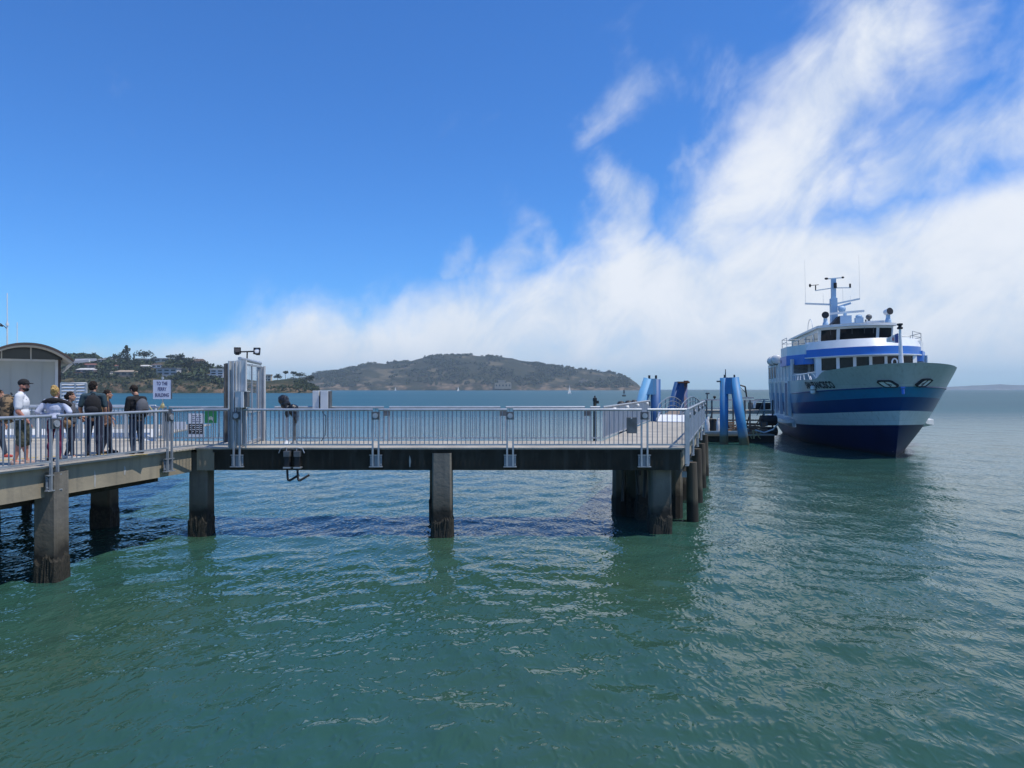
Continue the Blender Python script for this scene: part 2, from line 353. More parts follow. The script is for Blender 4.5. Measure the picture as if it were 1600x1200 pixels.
# ------------------------------------------------------------------ far land
def fbm(x, y, z=0, o=5): return mnoise.fractal(Vector((x, y, z)), 1.0, 2.0, o)
LEAF = mat('leaf_green', (.024,.045,.016), (.055,.075,.026), .25, .9, detail=3)
LEAF2 = mat('leaf_dark', (.013,.027,.013), (.03,.048,.02), .3, .9, detail=3)
BARK = mat('bark', (.06,.045,.035), None, 2, .9)
def land_mat(name, brush, grass, rock, zrock, scale, rockn=.5):
    m, t, b = new_mat(name); N, L = t.nodes, t.links; b.inputs['Roughness'].default_value = .95; b.inputs['Specular IOR Level'].default_value = .1
    g = N.new('ShaderNodeNewGeometry')
    def nz(s, det=6, rough=.6):
        x = N.new('ShaderNodeTexNoise'); x.inputs['Scale'].default_value = s; x.inputs['Detail'].default_value = det; x.inputs['Roughness'].default_value = rough
        L.new(g.outputs['Position'], x.inputs['Vector']); return x.outputs[0]
    def mrg(x, lo, hi):
        r = N.new('ShaderNodeMapRange'); r.inputs[1].default_value = lo; r.inputs[2].default_value = hi; L.new(x, r.inputs[0]); return r.outputs[0]
    def mix(f, a, c):
        x = N.new('ShaderNodeMix'); x.data_type = 'RGBA'; L.new(f, x.inputs[0])
        for i, q in ((6, a), (7, c)):
            if isinstance(q, tuple): x.inputs[i].default_value = (*q, 1)
            else: L.new(q, x.inputs[i])
        return x.outputs[2]
    br = mix(mrg(nz(scale*4), .35, .65), brush, tuple(x*.55 for x in brush))
    gr = mix(mrg(nz(scale*6), .35, .65), grass, tuple(x*.7 for x in grass))
    c = mix(mrg(nz(scale), .54, .60), br, gr)
    rk = mix(mrg(nz(scale*9, 8, .7), .38, .62), rock, tuple(x*.42 for x in rock))
    rk = mix(mrg(nz(scale*3.3, 6), .42, .56), rk, br)
    sp = N.new('ShaderNodeSeparateXYZ'); L.new(g.outputs['Position'], sp.inputs[0])
    ad = N.new('ShaderNodeMath'); ad.operation = 'MULTIPLY_ADD'; L.new(nz(scale*1.5), ad.inputs[0]); ad.inputs[1].default_value = -zrock*1.6; L.new(sp.outputs[2], ad.inputs[2])
    f = mrg(ad.outputs[0], -zrock*.2, zrock*.12)
    c = mix(f, rk, c)
    L.new(c, b.inputs['Base Color'])
    bp = N.new('ShaderNodeBump'); bp.inputs['Distance'].default_value = 2.5/scale*.02; L.new(nz(scale*8, 8, .7), bp.inputs['Height']); L.new(bp.outputs[0], b.inputs['Normal'])
    return m
def ridge(name, prof, d0, d1, shape, nu, nt_, nampl, material, seed):
    us = np.linspace(prof[0][0], prof[-1][0], nu); tops = np.interp(us, [p[0] for p in prof], [p[1] for p in prof])
    def H(u, t):
        y = np.interp(u, [p[0] for p in prof], [p[1] for p in prof]); T = (HY-y)/F*d1
        d = d0+(d1-d0)*t; X = (u-CX)/F*d
        s = float(np.interp(t, [q[0] for q in shape], [q[1] for q in shape]))
        n = fbm(X*.012/ (d0/800), d*.012/(d0/800), seed)*nampl*min(1, t*6)*min(1, T/ (nampl*2))
        n += fbm(X*.05/(d0/800), d*.05/(d0/800), seed+3)*nampl*.35*min(1, t*6)*min(1, T/(nampl*2))
        return Vector((X, d, T*s+n - (1.2 if t <= 0 else 0)))
    rows = [[H(u, t) for u in us] for t in np.linspace(0, 1.25, nt_)]
    mb = MB(); mb.grid(rows); o = mb.build(name, material, smooth=True, fixn=True); tag(o, kind='structure')
    return H
HP = [(-260,552),(60,556),(100,555),(130,556),(170,560),(200,559),(240,560),(280,562),(305,565),(330,574),(352,581),(400,588),(418,590),(440,588),(460,588),(474,590),(484,595),(494,603),(503,607)]
HSH = [(0,0),(.04,.16),(.13,.36),(.3,.46),(.55,.70),(.8,.92),(1,1),(1.25,.8)]
HM = land_mat('headland_ground', (.045,.055,.028), (.13,.11,.06), (.22,.155,.10), 15, .03)
HH = ridge('headland_hill', HP, 780, 900, HSH, 260, 60, 2.0, HM, 1.3)
IP = [(380,606),(430,596),(470,588),(500,581),(530,576),(560,570),(577,566),(600,567.5),(620,566),(640,565),(660,559.5),(680,555),(700,553),(720,553),(742,554),(770,556),(800,557.5),(825,562),(850,566),(872,570),(900,575),(930,580),(945,582.5),(951,581.5),(970,586),(985,590.5),(995,597),(1001,603),(1005,607.5)]
ISH = [(0,0),(.03,.10),(.12,.22),(.35,.48),(.6,.74),(.85,.94),(1,1),(1.25,.8)]
IM = land_mat('island_ground', (.040,.046,.026), (.135,.115,.068), (.24,.18,.12), 30, .0072)
IH = ridge('island_hill', IP, 2500, 3000, ISH, 340, 70, 9.0, IM, 5.1)
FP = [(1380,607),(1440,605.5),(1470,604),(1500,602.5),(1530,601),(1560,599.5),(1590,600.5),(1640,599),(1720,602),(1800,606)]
FM = land_mat('far_shore_ground', (.15,.17,.17), (.22,.22,.21), (.3,.3,.29), 20, .003)  # pale ground colours stand in for thicker haze
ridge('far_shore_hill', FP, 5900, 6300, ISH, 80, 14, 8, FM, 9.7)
def on_land(Hf, px, py, lo=0.02):
    best = None
    for t in np.linspace(lo, 1.0, 70):
        p = Hf(px, t); y = HY-(p.z-EYE)*F/p.y
        if best is None or abs(y-py) < best[0]: best = (abs(y-py), p)
    return best[1]

# crowns: clumps of leaf-sized faces
def leaf_cloud(mb, c, rad, n, size, g, shell=.55):
    for _ in range(n):
        v = Vector(g.normal(0, 1, 3)); v.normalize(); k = shell+(1-shell)*g.random()
        p = Vector(c)+Vector((v.x*rad[0], v.y*rad[1], v.z*rad[2]))*k
        a = Vector(g.normal(0, 1, 3)).normalized(); b = a.orthogonal().normalized(); cc = a.cross(b); s = size*(.6+.8*g.random())
        mb.add([p-b*s-cc*s*.6, p+b*s-cc*s*.5, p+b*s*.8+cc*s*.6, p-b*s*.7+cc*s*.7], [(0,1,2,3)])
def crown_mesh(kind, seed):
    g = np.random.default_rng(seed); mb = MB()
    if kind == 'round':
        for _ in range(9):
            c = (g.normal(0,.30), g.normal(0,.3), .62+g.normal(0,.14)); r = .2+.14*g.random(); leaf_cloud(mb, c, (r,r,r*.85), 46, .05, g)
    elif kind == 'tall':
        for k in range(10):
            z = .22+k*.075; w = .26*(1-(k/10.5)**1.4)+.04; leaf_cloud(mb, (g.normal(0,.05),g.normal(0,.05),z), (w,w,.09), 44, .04, g)
    elif kind == 'umbrella':
        for _ in range(10):
            a = g.random()*6.28; rr = .34*math.sqrt(g.random()); leaf_cloud(mb, (rr*math.cos(a), rr*math.sin(a), .78+g.normal(0,.05)), (.2,.2,.10), 40, .045, g)
    else:
        for _ in range(10):
            c = (g.normal(0,.36), g.normal(0,.3), .46+g.normal(0,.18)); r = .18+.16*g.random(); leaf_cloud(mb, c, (r,r,r*.9), 44, .05, g)
    return mb
PROTO = {}
def tree(kind, p, w, h, label, group, mat_=None):
    key = (kind, len(PROTO) % 2 if (kind,0) in PROTO else 0)
    o = thing(kind_names[kind], p, label, 'tree', random.random()*6, group, local=True)
    me_key = (kind, random.randint(0, 1))
    if me_key not in PROTO:
        cb = crown_mesh(kind, hash(kind) % 97+me_key[1] if False else {'round':11,'tall':23,'umbrella':37,'bushy':51}[kind]+me_key[1])
        c = cb.build('crown', mat_ or LEAF2, o); PROTO[me_key] = c
        tb = MB(); tb.tube((0,0,-.15), (.01,0,.45), .035, .02, 6); tb.tube((.01,0,.4), (.1,.02,.7), .018, .008, 5); tb.tube((.01,0,.38), (-.12,.03,.66), .016, .008, 5)
        k = tb.build('trunk', BARK, o); PROTO[me_key+('t',)] = k
    else:
        for q in (PROTO[me_key], PROTO[me_key+('t',)]):
            c = q.copy(); COL.objects.link(c); c.parent = o
    o.scale = (w, w, h)
    return o
kind_names = {'round': 'broadleaf_tree', 'tall': 'conifer_tree', 'umbrella': 'umbrella_pine', 'bushy': 'bushy_tree'}
ppm = F/860
TR = [('umbrella',127,553,9,9,'small umbrella pine with bare trunk on the headland skyline, leftmost of the skyline trees'),
 ('round',136,557,12,9,'low round tree just right of the small umbrella pine on the headland skyline'),
 ('round',147,557,11,11,'rounded dark tree on the headland skyline above the long white gangway canopy'),
 ('bushy',171,562,12,9,'low bushy tree on the ridge behind the pale grey house'),
 ('tall',198,568,24,26,'tallest dark conifer on the headland ridge'),
 ('bushy',187,566,16,16,'spreading dark tree leaning on the left side of the tallest conifer'),
 ('tall',209,560,6,13,'slim upright cypress standing alone right of the tallest conifer'),
 ('round',225,562,17,17,'big rounded tree on the ridge beside the cream house'),
 ('bushy',244,562,12,9,'low dark tree between two flat roofed ridge houses'),
 ('umbrella',264,562,10,10,'flat topped pine behind the long low cream house'),
 ('round',271,564,11,12,'dark round tree left of the red roofed ridge house'),
 ('bushy',287,570,20,18,'wide dark tree below the red roofed ridge house'),
 ('bushy',302,578,24,18,'broad dark tree mass in front of the brown gabled house'),
 ('round',322,578,16,14,'dark tree filling the dip between the brown gabled house and the white villa'),
 ('bushy',346,580,14,14,'dark tree behind the white stepped villa'),
 ('bushy',205,579,22,20,'big dark tree halfway down the headland slope under the cypress'),
 ('bushy',232,586,22,14,'dark bushy tree below the white roofed house on the slope'),
 ('bushy',155,588,26,13,'wide low tree above the cliff left of the lumber brown houses'),
 ('round',434,588,12,9,'windswept round tree on the cliff top right of the cream cliff house'),
 ('umbrella',446,588,12,12,'tall umbrella pine on the cliff top over the bare cliff'),
 ('umbrella',459,588,11,11,'second umbrella pine on the cliff top, right of the taller one'),
 ('round',468,590,13,11,'dark round tree at the right of the cliff top pines'),
 ('bushy',480,598,16,13,'dark bushy tree on the slope at the tip of the headland')]
for k, px, py, w, h, lab in TR:
    p = on_land(HH, px, py); s = p.y/F
    tree(k, p, w*s*1.05, h*s*1.12, lab, 'trees standing out on the headland')
# the woods that read as one mass
def woods(name, Hf, spots, size, seed, material):
    g = np.random.default_rng(seed); mb = MB()
    for px, t, sc in spots:
        p = Hf(px, t); r = size*sc
        for _ in range(3): leaf_cloud(mb, p+Vector((g.normal(0,r*.5), g.normal(0,r*.5), r*.5+g.normal(0,r*.15))), (r*.7,r*.7,r*.6), 13, r*.3, g)
    o = mb.build(name, material); tag(o, kind='stuff'); return o
# houses
WALLS = {'white': (.75,.75,.73), 'grey': (.46,.46,.46), 'cream': (.64,.57,.45), 'brown': (.30,.23,.17), 'tan': (.42,.33,.22), 'pink': (.42,.30,.26)}
HW = {k: mat('house_'+k, c, tuple(x*.85 for x in c), .4, .8) for k, c in WALLS.items()}
ROOFS = {'grey': (.20,.20,.21), 'red': (.25,.10,.07), 'white': (.62,.61,.58), 'brown': (.13,.09,.07), 'tan': (.38,.30,.22)}
HR = {k: mat('roof_'+k, c, tuple(x*.75 for x in c), .8, .85) for k, c in ROOFS.items()}
PANE = mat('dark_window', (.02,.025,.03), None, 1, .15)
HOUSES = []
def house(px, py, w, h, wall, roof, form, label, rz=0., storeys=1, name='house', Hf=None):
    p = on_land(Hf or HH, px, py); w *= 1.05; h *= 1.12; s = p.y/F; W_ = w*s; H_ = h*s; D = max(5, W_*.5)
    HOUSES.append((px, w, p))
    o = thing(name, (p.x, p.y, p.z), label, 'house', rz, 'houses on the headland', local=True)
    wz = H_*(.72 if form == 'gable' else .86)
    b = MB(); b.box(-W_/2, W_/2, -D/2, D/2, -3, wz)
    if storeys > 1: b.box(-W_*.5-W_*.28, -W_/2, -D/2, D/2, -3, wz*.42)
    b.build('wall', HW[wall], o)
    r = MB()
    if form == 'gable':
        e = .5
        r.add([(-W_/2-e,-D/2-e,wz),(W_/2+e,-D/2-e,wz),(W_/2+e,D/2+e,wz),(-W_/2-e,D/2+e,wz),(-W_/2*.7,0,H_*1.08),(W_/2*.7,0,H_*1.08)],
              [(0,1,5,4),(2,3,4,5),(1,2,5),(3,0,4),(3,2,1,0)])
    else: r.box(-W_/2-.6, W_/2+.6, -D/2-.8, D/2+.6, wz, wz+max(.5, H_*.14))
    r.build('roof', HR[roof], o)
    n = max(2, int(W_/6.5))
    for st in range(storeys):
        z0 = wz*(st+.22)/storeys; z1 = wz*(st+.74)/storeys
        for i in range(n):
            x0 = -W_/2+W_*(i+.18)/n; x1 = -W_/2+W_*(i+.82)/n
            f = MB(); f.box(x0, x1, -D/2-.12, -D/2+.05, z0, z1); f.build('window', PANE, o)
house(172,562.5,21,5,'grey','grey','gable','pale grey house on the headland ridge, left of the tallest conifer')
house(222,558,16,5,'cream','tan','flat','cream flat roofed house on the ridge between the cypress and the big round tree')
house(234,563,12,4.5,'white','white','flat','small white house tucked under the big round ridge tree')
house(254,563,22,5,'cream','white','flat','long low cream house with pale flat roof along the ridge')
house(278,562.5,10,4.5,'white','red','gable','small white house with red roof on the ridge')
house(226,576,18,5,'brown','white','gable','house with bright white pitched roof halfway up the slope')
house(264,586,30,10,'grey','grey','flat','large grey terraced house of two storeys above the cliff',storeys=2)
house(198,586.5,30,7,'brown','tan','gable','long brown house with tan roof just above the cliff')
house(136,583,26,6,'pink','white','gable','pinkish house with pale roof low on the slope at left')
house(141,574,22,5,'pink','red','gable','pinkish house with reddish roof upper left on the slope')
house(122,587,8,5,'tan','red','flat','small orange tan house low at the left end of the slope')
house(312,571,15,9,'brown','brown','gable','brown gabled house on the ridge shoulder, right end of the skyline')
house(295,563,15,6,'tan','tan','flat','tan flat roofed house behind the brown gabled house')
house(160,566,12,4.5,'white','grey','gable','tiny white house left of the pale grey ridge house')
house(187,576,14,5,'cream','red','gable','cream house with red roof just under the tallest conifer')
house(246,574,14,5,'white','brown','gable','white house with brown roof below the long low cream house')
house(287,581,12,5,'tan','grey','flat','tan flat house on the slope right of the large grey terraced house')
house(118,570,12,4.5,'white','red','gable','small white house with red roof nearest the shelter roof')
house(166,585,16,4.5,'white','white','flat','low white house above the cliff left of the long brown house')
house(341,589.5,20,12,'white','white','flat','white stepped villa of three storeys beside the steel gate posts',storeys=3)
house(419,589,10,9,'cream','tan','flat','cream square house alone on the cliff top right of the gate',storeys=2)
def clear(u, t):
    q = HH(u, t)
    for px, w, hp in HOUSES:
        if abs(u-px) < w*.62 and q.y < hp.y+9 and HY-(q.z+5.5-EYE)*F/q.y < HY-(hp.z-EYE)*F/hp.y-1.5: return False
    return True
sp = []
for _ in range(1750):
    u = random.uniform(-30, 350); t = random.uniform(.2, .98)
    if fbm(u*.03, t*3, 4) + .25*fbm(u*.1, t*9, 2) > -.13 and clear(u, t): sp.append((u, t, random.uniform(.6, 1.25)))
for _ in range(420): sp.append((random.uniform(-20, 480), random.uniform(.02, .22), random.uniform(.15, .42)))
for _ in range(110): sp.append((random.uniform(462, 496), random.uniform(.1, .8), random.uniform(.3, .6)))
woods('headland_woodland', HH, sp, 5.2, 2, LEAF)
sp = []
for _ in range(3600):
    u = random.uniform(420, 985); t = random.uniform(.05, 1.05)
    if fbm(u*.018, t*2.2, 7) + .4*fbm(u*.06, t*8, 3) > -.02: sp.append((u, t, random.uniform(.5, 1.1)))
woods('island_woodland', IH, sp, 7.5, 3, LEAF)

# buildings on the island shore
def fort(px, py, w, h, label):
    p = on_land(IH, px, py, .01); s = p.y/F; W_ = w*s; H_ = h*s
    o = thing('island_building', (p.x, p.y-6, p.z-2), label, 'building', 0, None, local=True)
    b = MB(); b.box(-W_/2, W_/2, -5, 8, -4, H_*.62); b.box(-W_*.28, W_*.12, -3.5, 8, H_*.62, H_*.84); b.box(W_*.22, W_*.46, -3, 8, H_*.62, H_*.74); b.build('wall', HW['tan'], o)
    r = MB(); r.box(-W_*.3, W_*.14, -4.2, 8.4, H_*.84, H_); r.build('roof', HR['tan'], o)
    for i in range(5):
        x = -W_*.4+W_*.2*i; f = MB(); f.box(x-W_*.035, x+W_*.035, -5.3, -4.9, H_*.18, H_*.42); f.build('window', PANE, o)
fort(786, 606, 26, 12, 'wide tan stone barracks at the water under the island hill')
fort(912, 597, 14, 6, 'small tan building on the bluff near the right end of the island')

# sailing boats, buoy
SAIL = mat('sail_cloth', (.82,.82,.80), None, 1, .8)
def sailboat(px, py, d, hpx, label, gr='sailboats out on the bay'):
    s = d/F; H_ = hpx*s; p = P(px, HY, d); p.z = 0
    o = thing('sailboat', p, label, 'sailboat', R(random.uniform(38, 52)), gr, local=True); L_ = H_*.62
    h = MB(); rows = []
    for x, wd, zz in ((-.5,.03,.13),(-.3,.11,.1),(0,.14,.09),(.3,.11,.1),(.5,.08,.11)):
        rows.append([(x*L_,-wd*L_,zz*L_),(x*L_,-wd*.6*L_,-.03*L_),(x*L_,wd*.6*L_,-.03*L_),(x*L_,wd*L_,zz*L_),(x*L_,-wd*L_,zz*L_)])
    h.grid(rows); h.build('hull', M['white'], o)
    m_ = MB(); m_.tube((-.05*L_,0,0), (-.05*L_,0,H_), .012*H_, n=6); m_.tube((-.05*L_,0,.2*L_), (.45*L_,0,.2*L_), .012*H_, n=6); m_.build('mast', M['galv'], o)
    a = MB(); n = 6; rr = []
    for i in range(n+1):
        t = i/n; z = .22*L_+(H_*.97-.22*L_)*t; w = .45*L_*(1-t)+.01; rr.append([(-.03*L_+w*k/4, .10*w*math.sin(math.pi*k/4), z) for k in range(5)])
    a.grid(rr); a.build('mainsail', SAIL, o, smooth=True)
    j = MB(); rr = []
    for i in range(n+1):
        t = i/n; z = .14*L_+(H_*.8-.14*L_)*t; x0 = -.48*L_+(.42*L_)*t; x1 = -.08*L_; rr.append([(x0+(x1-x0)*k/4, .08*(x1-x0)*math.sin(math.pi*k/4), z) for k in range(5)])
    j.grid(rr); j.build('jib', SAIL, o, smooth=True)
sailboat(890, 608, 620, 14, 'white sailboat with tall sail before the right end of the island')
sailboat(716, 608, 1400, 8, 'small white sailboat below the middle of the island')
sailboat(618, 608, 1900, 6, 'tiny distant sailboat under the left part of the island')
def buoy():
    p = P(975, HY, 420); p.z = 0; o = thing('channel_buoy', p, 'dark channel buoy floating far out right of the island tip', 'buoy')
    b = MB(); b.lathe([(0,-.5),(1.1,-.3),(1.2,.5),(.9,.7),(0,.75)], p); b.build('float', M['black'], o)
    b = MB()
    for a in range(4):
        c, s_ = math.cos(a*1.57+.6), math.sin(a*1.57+.6); b.tube(p+Vector((c*.8,s_*.8,.6)), p+Vector((c*.3,s_*.3,3.2)), .1, n=5)
    b.cbox(p+Vector((0,0,2.4)), (.9,.9,1.3)); b.build('tower', M['galvdark'], o)
    b = MB(); b.lathe([(0,3.2),(.35,3.2),(.3,3.9),(0,4)], p); b.build('lantern', M['black'], o)
buoy()
# ------------------------------------------------------------------ pier
ZD = 2.57
A = Vector((-9.1, 20.4, 0)); B = Vector((4.96, 20.4, 0)); U = Vector((.292, .957, 0)).normalized(); NL = Vector((-U.y, U.x, 0))
C = B+U*16.6; D = C+NL*2.75; E_ = Vector((2.94, 23.2, 0)); RD = Vector((-1.3, -5.9, 0)).normalized(); Hn = A+RD*13.5
LX = -17.5
pier = thing('pier', (0, 20.4, 0), 'long concrete pier on square piles that steps across the water towards the ferry', 'pier')
deck_poly = [(v.x, v.y) for v in (A, B, C, D, E_)] + [(-11.0, 23.2), (-12.7, 23.2), (-12.9, 26.0), (-14.4, 34), (-27, 34), (-27, 23.2), (LX-3, 23.2), (LX-3, Hn.y), (Hn.x, Hn.y)]
mb = MB(); mb.prism(list(deck_poly), ZD-.04, ZD); mb.build('deck', M['deck'], pier)
RN = Vector((-RD.y, RD.x, 0))                      # outward from the ramp's edge
if RN.x < 0: RN = -RN
# edge beams
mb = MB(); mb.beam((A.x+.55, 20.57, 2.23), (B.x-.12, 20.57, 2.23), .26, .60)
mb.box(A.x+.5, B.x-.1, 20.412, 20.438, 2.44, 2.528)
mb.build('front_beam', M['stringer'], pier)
mb = MB(); q0, q1 = A-RN*.25+RD*.02, Hn-RN*.25
mb.beam((q0.x, q0.y, 2.205), (q1.x, q1.y, 2.205), .28, .65)
mb.box(A.x+.03, A.x+.53, 20.44, 20.74, 1.92, 2.529)
mb.build('ramp_beam', M['conc'], pier)
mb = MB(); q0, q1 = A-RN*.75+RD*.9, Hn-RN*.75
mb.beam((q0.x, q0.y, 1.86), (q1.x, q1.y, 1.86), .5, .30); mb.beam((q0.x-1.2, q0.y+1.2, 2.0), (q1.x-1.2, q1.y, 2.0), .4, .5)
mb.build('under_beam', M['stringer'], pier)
mb = MB(); q = B+NL*.22+U*.1; e = C+NL*.22; mb.beam((q.x, q.y, 2.2), (e.x, e.y, 2.25), .26, .5)
q = E_-NL*.25-U*.3; e = D-NL*.25; mb.beam((q.x, q.y, 2.2), (e.x, e.y, 2.2), .26, .46)
mb.build('walkway_beam', M['conc'], pier)
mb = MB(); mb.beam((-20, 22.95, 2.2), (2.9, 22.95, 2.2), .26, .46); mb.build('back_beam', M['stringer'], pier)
# corner block catching the sun
M['crust'] = mat('barnacle_crust', (.045,.037,.025), (.016,.016,.010), 14, .8, bump=.02, bscale=40)
def pile(px, base, wpx, top=2.43, dy=0.30, lean=0., wf=1.0):
    d = F*EYE/(base-HY); w = wpx/F*d*.86*wf; c = Vector(((px-CX)/F*d, d+w*.5, 0)); b = MB()
    n = 7; rows = []
    for i in range(n+1):
        z = -1.2+(top+1.2)*i/n; k = w/2*(1.03-.06*i/n); x = c.x+lean*z; ch = k*.16
        rows.append([(x+sx*k+ax*ch, c.y+sy*k+ay*ch, z) for sx, sy, ax, ay in ((-1,-1,1,0),(1,-1,-1,0),(1,-1,0,1),(1,1,0,-1),(1,1,-1,0),(-1,1,1,0),(-1,1,0,-1),(-1,-1,0,1),(-1,-1,1,0))])
    b.grid(rows); pl = b.build('pile', M['pile'], pier)
    g_ = random.Random(int(px*7+base)); b = MB(); rows = []; npt = 64   # crust of weed and barnacles round the waterline
    tops = [.50+.10*g_.random()+.10*fbm(i*.35, px*.1)+.05*math.sin(i*.4+px) for i in range(npt)]
    for j, f in enumerate((0, .25, .5, .75, .93, 1.0)):
        r_ = []
        for i in range(npt):
            t = 2*math.pi*(i % npt)/npt; ct, st = math.cos(t), math.sin(t); m_ = w/2*1.0/max(abs(ct), abs(st))
            m_ = min(m_, w/2*1.28); off = (.010+.038*g_.random())*(1 if f < 1 else .05); z = -.5+(tops[i]+.5)*f
            r_.append((c.x+ct*(m_+off), c.y+st*(m_+off), z))
        rows.append(r_+[r_[0]])
    b.grid(rows); b.build('barnacle_crust', M['crust'], pl); return c
for px, base, wp in ((69,911,42),(155,826,35),(309,838,34),(690,841,36),(975,801,34),(1034,836,37)):
    pile(px, base, wp)
pile(684, 812, 30); pile(1010, 812, 30); pile(690+300, 806, 26); pile(-40, 830, 40)
for k in (3.2, 7.2, 11.2, 15.4):
    for o_ in (.5, 2.3):
        c = B+U*k+NL*o_; b = MB(); b.tube((c.x, c.y, -1), (c.x, c.y, 2.4), .27, .25, 10); b.build('pile', M['pile'], pier)
# cross caps under the deck, so the deck rests on its piles
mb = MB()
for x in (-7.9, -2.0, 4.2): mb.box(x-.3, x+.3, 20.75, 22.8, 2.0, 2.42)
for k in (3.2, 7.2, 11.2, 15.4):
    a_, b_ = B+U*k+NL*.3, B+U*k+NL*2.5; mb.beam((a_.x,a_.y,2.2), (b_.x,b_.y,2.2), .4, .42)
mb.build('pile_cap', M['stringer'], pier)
mb = MB(); g = random.Random(5)
for k in range(7): # old pipes and cable ends hanging from under the deck
    x = 3.2+g.random()*1.1; y = 21.6+g.random()*1.0; z = 1.9-g.random()*1.2
    mb.path([(x, y, 2.4), (x+.04, y, (z+2.4)/2), (x+.1*g.random(), y, z)], .035+.03*g.random(), 6)
mb.build('hanging_pipe', M['black'], pier)
# timber fender piles along the walkway
for i, k in enumerate((2.7, 6.6, 11.0, 15.2)):
    c = B+U*k-NL*.06; b = MB(); w = .15
    b.tube((c.x+.06, c.y, -1.2), (c.x, c.y, 1.9+.12*(i % 2)), .20, .17, 18); b.build('fender_pile', M['timber'], pier)
    q = c+NL*.3; b = MB(); b.beam((c.x, c.y, 1.5), (q.x, q.y, 1.5), .16, .18); b.build('fender_bracket', M['galv'], pier)
# yellow line painted on the deck along the ramp, bird droppings on the beams
mb = MB()
for (x0, y0), (x1, y1) in (((-12.35,16.5),(-11.8,17.7)), ((-11.75,17.85),(-10.95,17.95)), ((-10.9,18.15),(-10.25,18.85)), ((-9.72,18.05),(-9.5,18.5))):
    mb.add([(x0,y0,ZD+.004),(x0+.08,y0-.12,ZD+.004),(x1+.08,y1-.12,ZD+.004),(x1,y1,ZD+.004)], [(0,1,2,3)])
mb.build('painted_line', M['yellow'], pier)
mb = MB()
def splat(P0, ax, zs, w):
    pts = [(0,0),(.35,-.25),(.5,-.55),(.30,-.85),(.28,-1),(.0,-1),(-.12,-.6),(-.1,-.3)]
    n = Vector((-ax.y, ax.x, 0)); n = n if n.y < 0 or abs(n.x) > .5 and n.x > 0 else -n
    mb.add([P0+ax*(x*w)+Vector((0,0,zs*y))+n*.004 for x, y in pts], [tuple(range(8))])
for x, z, h, w in ((-2.95,2.36,.34,.09),(-2.25,2.40,.40,.14),(-1.98,2.3,.18,.06)):
    splat(Vector((x, 20.436, z)), Vector((1,0,0)), h, w)
for k, z, h, w in ((3.55,2.34,.42,.1),(2.6,2.34,.24,.13)):
    p = A+RD*k-RN*.108; splat(Vector((p.x, p.y, z)), -RD, h, w)
mb.build('bird_droppings', mat('droppings', (.42,.41,.38), None, 20, .9), pier)

# ------------------------------------------------------------------ railings
def railing(label, segs, pairs, name='railing', gap=0.127, bars='baluster', plate=True, h=1.1, z0=ZD, lights=False, seg_end=True):
    """segs: list of (p, q) runs; pairs: list of (point, along, outward) twin posts clamped to the beam"""
    o = thing(name, (segs[0][0].x, segs[0][0].y, z0), label, 'railing', 0, 'steel railings on the pier')
    for p, q in segs:
        p, q = Vector((p.x,p.y,z0)), Vector((q.x,q.y,z0)); d = (q-p).normalized(); L_ = (q-p).length
        b = MB(); b.tube(p+Vector((0,0,h)), q+Vector((0,0,h)), .036, n=10); b.build('top_rail', M['galv'], o, smooth=False)
        b = MB(); b.beam(p+Vector((0,0,.10)), q+Vector((0,0,.10)), .045, .045); b.build('bottom_rail', M['galv'], o)
        b = MB(); n = max(1, int(L_/gap))
        for i in range(n+1):
            c = p+d*(L_*i/n); b.cbox(c+Vector((0,0,(h+.1)/2)), (.021,.021,h-.1), math.atan2(d.y,d.x))
        b.build('balusters', M[bars], o)
    for c, al, out in pairs:
        c = Vector((c.x, c.y, z0)); al = al.normalized(); out = out.normalized()
        for s in (-1, 1):
            b = MB(); b.beam(c+al*(.085*s)+Vector((0,0,-.52)), c+al*(.085*s)+Vector((0,0,h-.06)), .05, .05); b.build('post', M['galv'], o)
        if plate:
            b = MB(); rz = math.atan2(al.y, al.x); i_ = c-out*.05
            b.cbox(i_+Vector((0,0,-.36)), (.34,.02,.34), rz); pl_ = b.build('mounting_plate', M['baluster'], o); b = MB(); b.cbox(i_+out*.03+Vector((0,0,-.535)), (.38,.10,.022), rz); k2_ = b.build('ledge', M['galv'], pl_); b = MB(); b.cbox(i_+out*.03+Vector((0,0,-.20)), (.36,.08,.018), rz)
            for sx in (-1,1):
                for sz in (-.47,-.27): b.tube(i_+al*(.145*sx)+Vector((0,0,sz)), i_+al*(.145*sx)+out*.035+Vector((0,0,sz)), .016, n=6)
            b.build('ledge', M['galv'], pl_)
        b = MB(); b.cbox(c+Vector((0,0,h-.17)), (.22,.10,.22), math.atan2(al.y, al.x)); k = b.build('clamp_block', M['galvdark'], o)
        b = MB(); b.tube(c+out*.04+Vector((0,0,h-.17)), c+out*.085+Vector((0,0,h-.17)), .075, n=14); b.tube(c+out*.085+Vector((0,0,h-.17)), c+out*.09+Vector((0,0,h-.17)), .03, n=10); b.build('disc', M['galv'], k)
    return o
yF = 20.34; out_f = Vector((0,-1,0)); X1 = Vector((1,0,0))
def fx(px, d=yF): return (px-CX)/F*d
cR = Vector((B.x+.05, yF, 0))
ps = [fx(370), fx(587), fx(797), fx(1007)]
segs = []
edges = [A.x+.1]+ps+[cR.x]
segs.append((Vector((fx(381), yF, 0)), Vector((ps[1]-.085, yF, 0))))
for a_, b_ in ((ps[1]+.085, ps[2]-.085), (ps[2]+.085, ps[3]-.085), (ps[3]+.085, cR.x)): segs.append((Vector((a_,yF,0)), Vector((b_,yF,0))))
front = railing('straight steel railing along the front of the pier, right of the gate', segs, [(Vector((x, yF, 0)), X1, out_f) for x in ps])
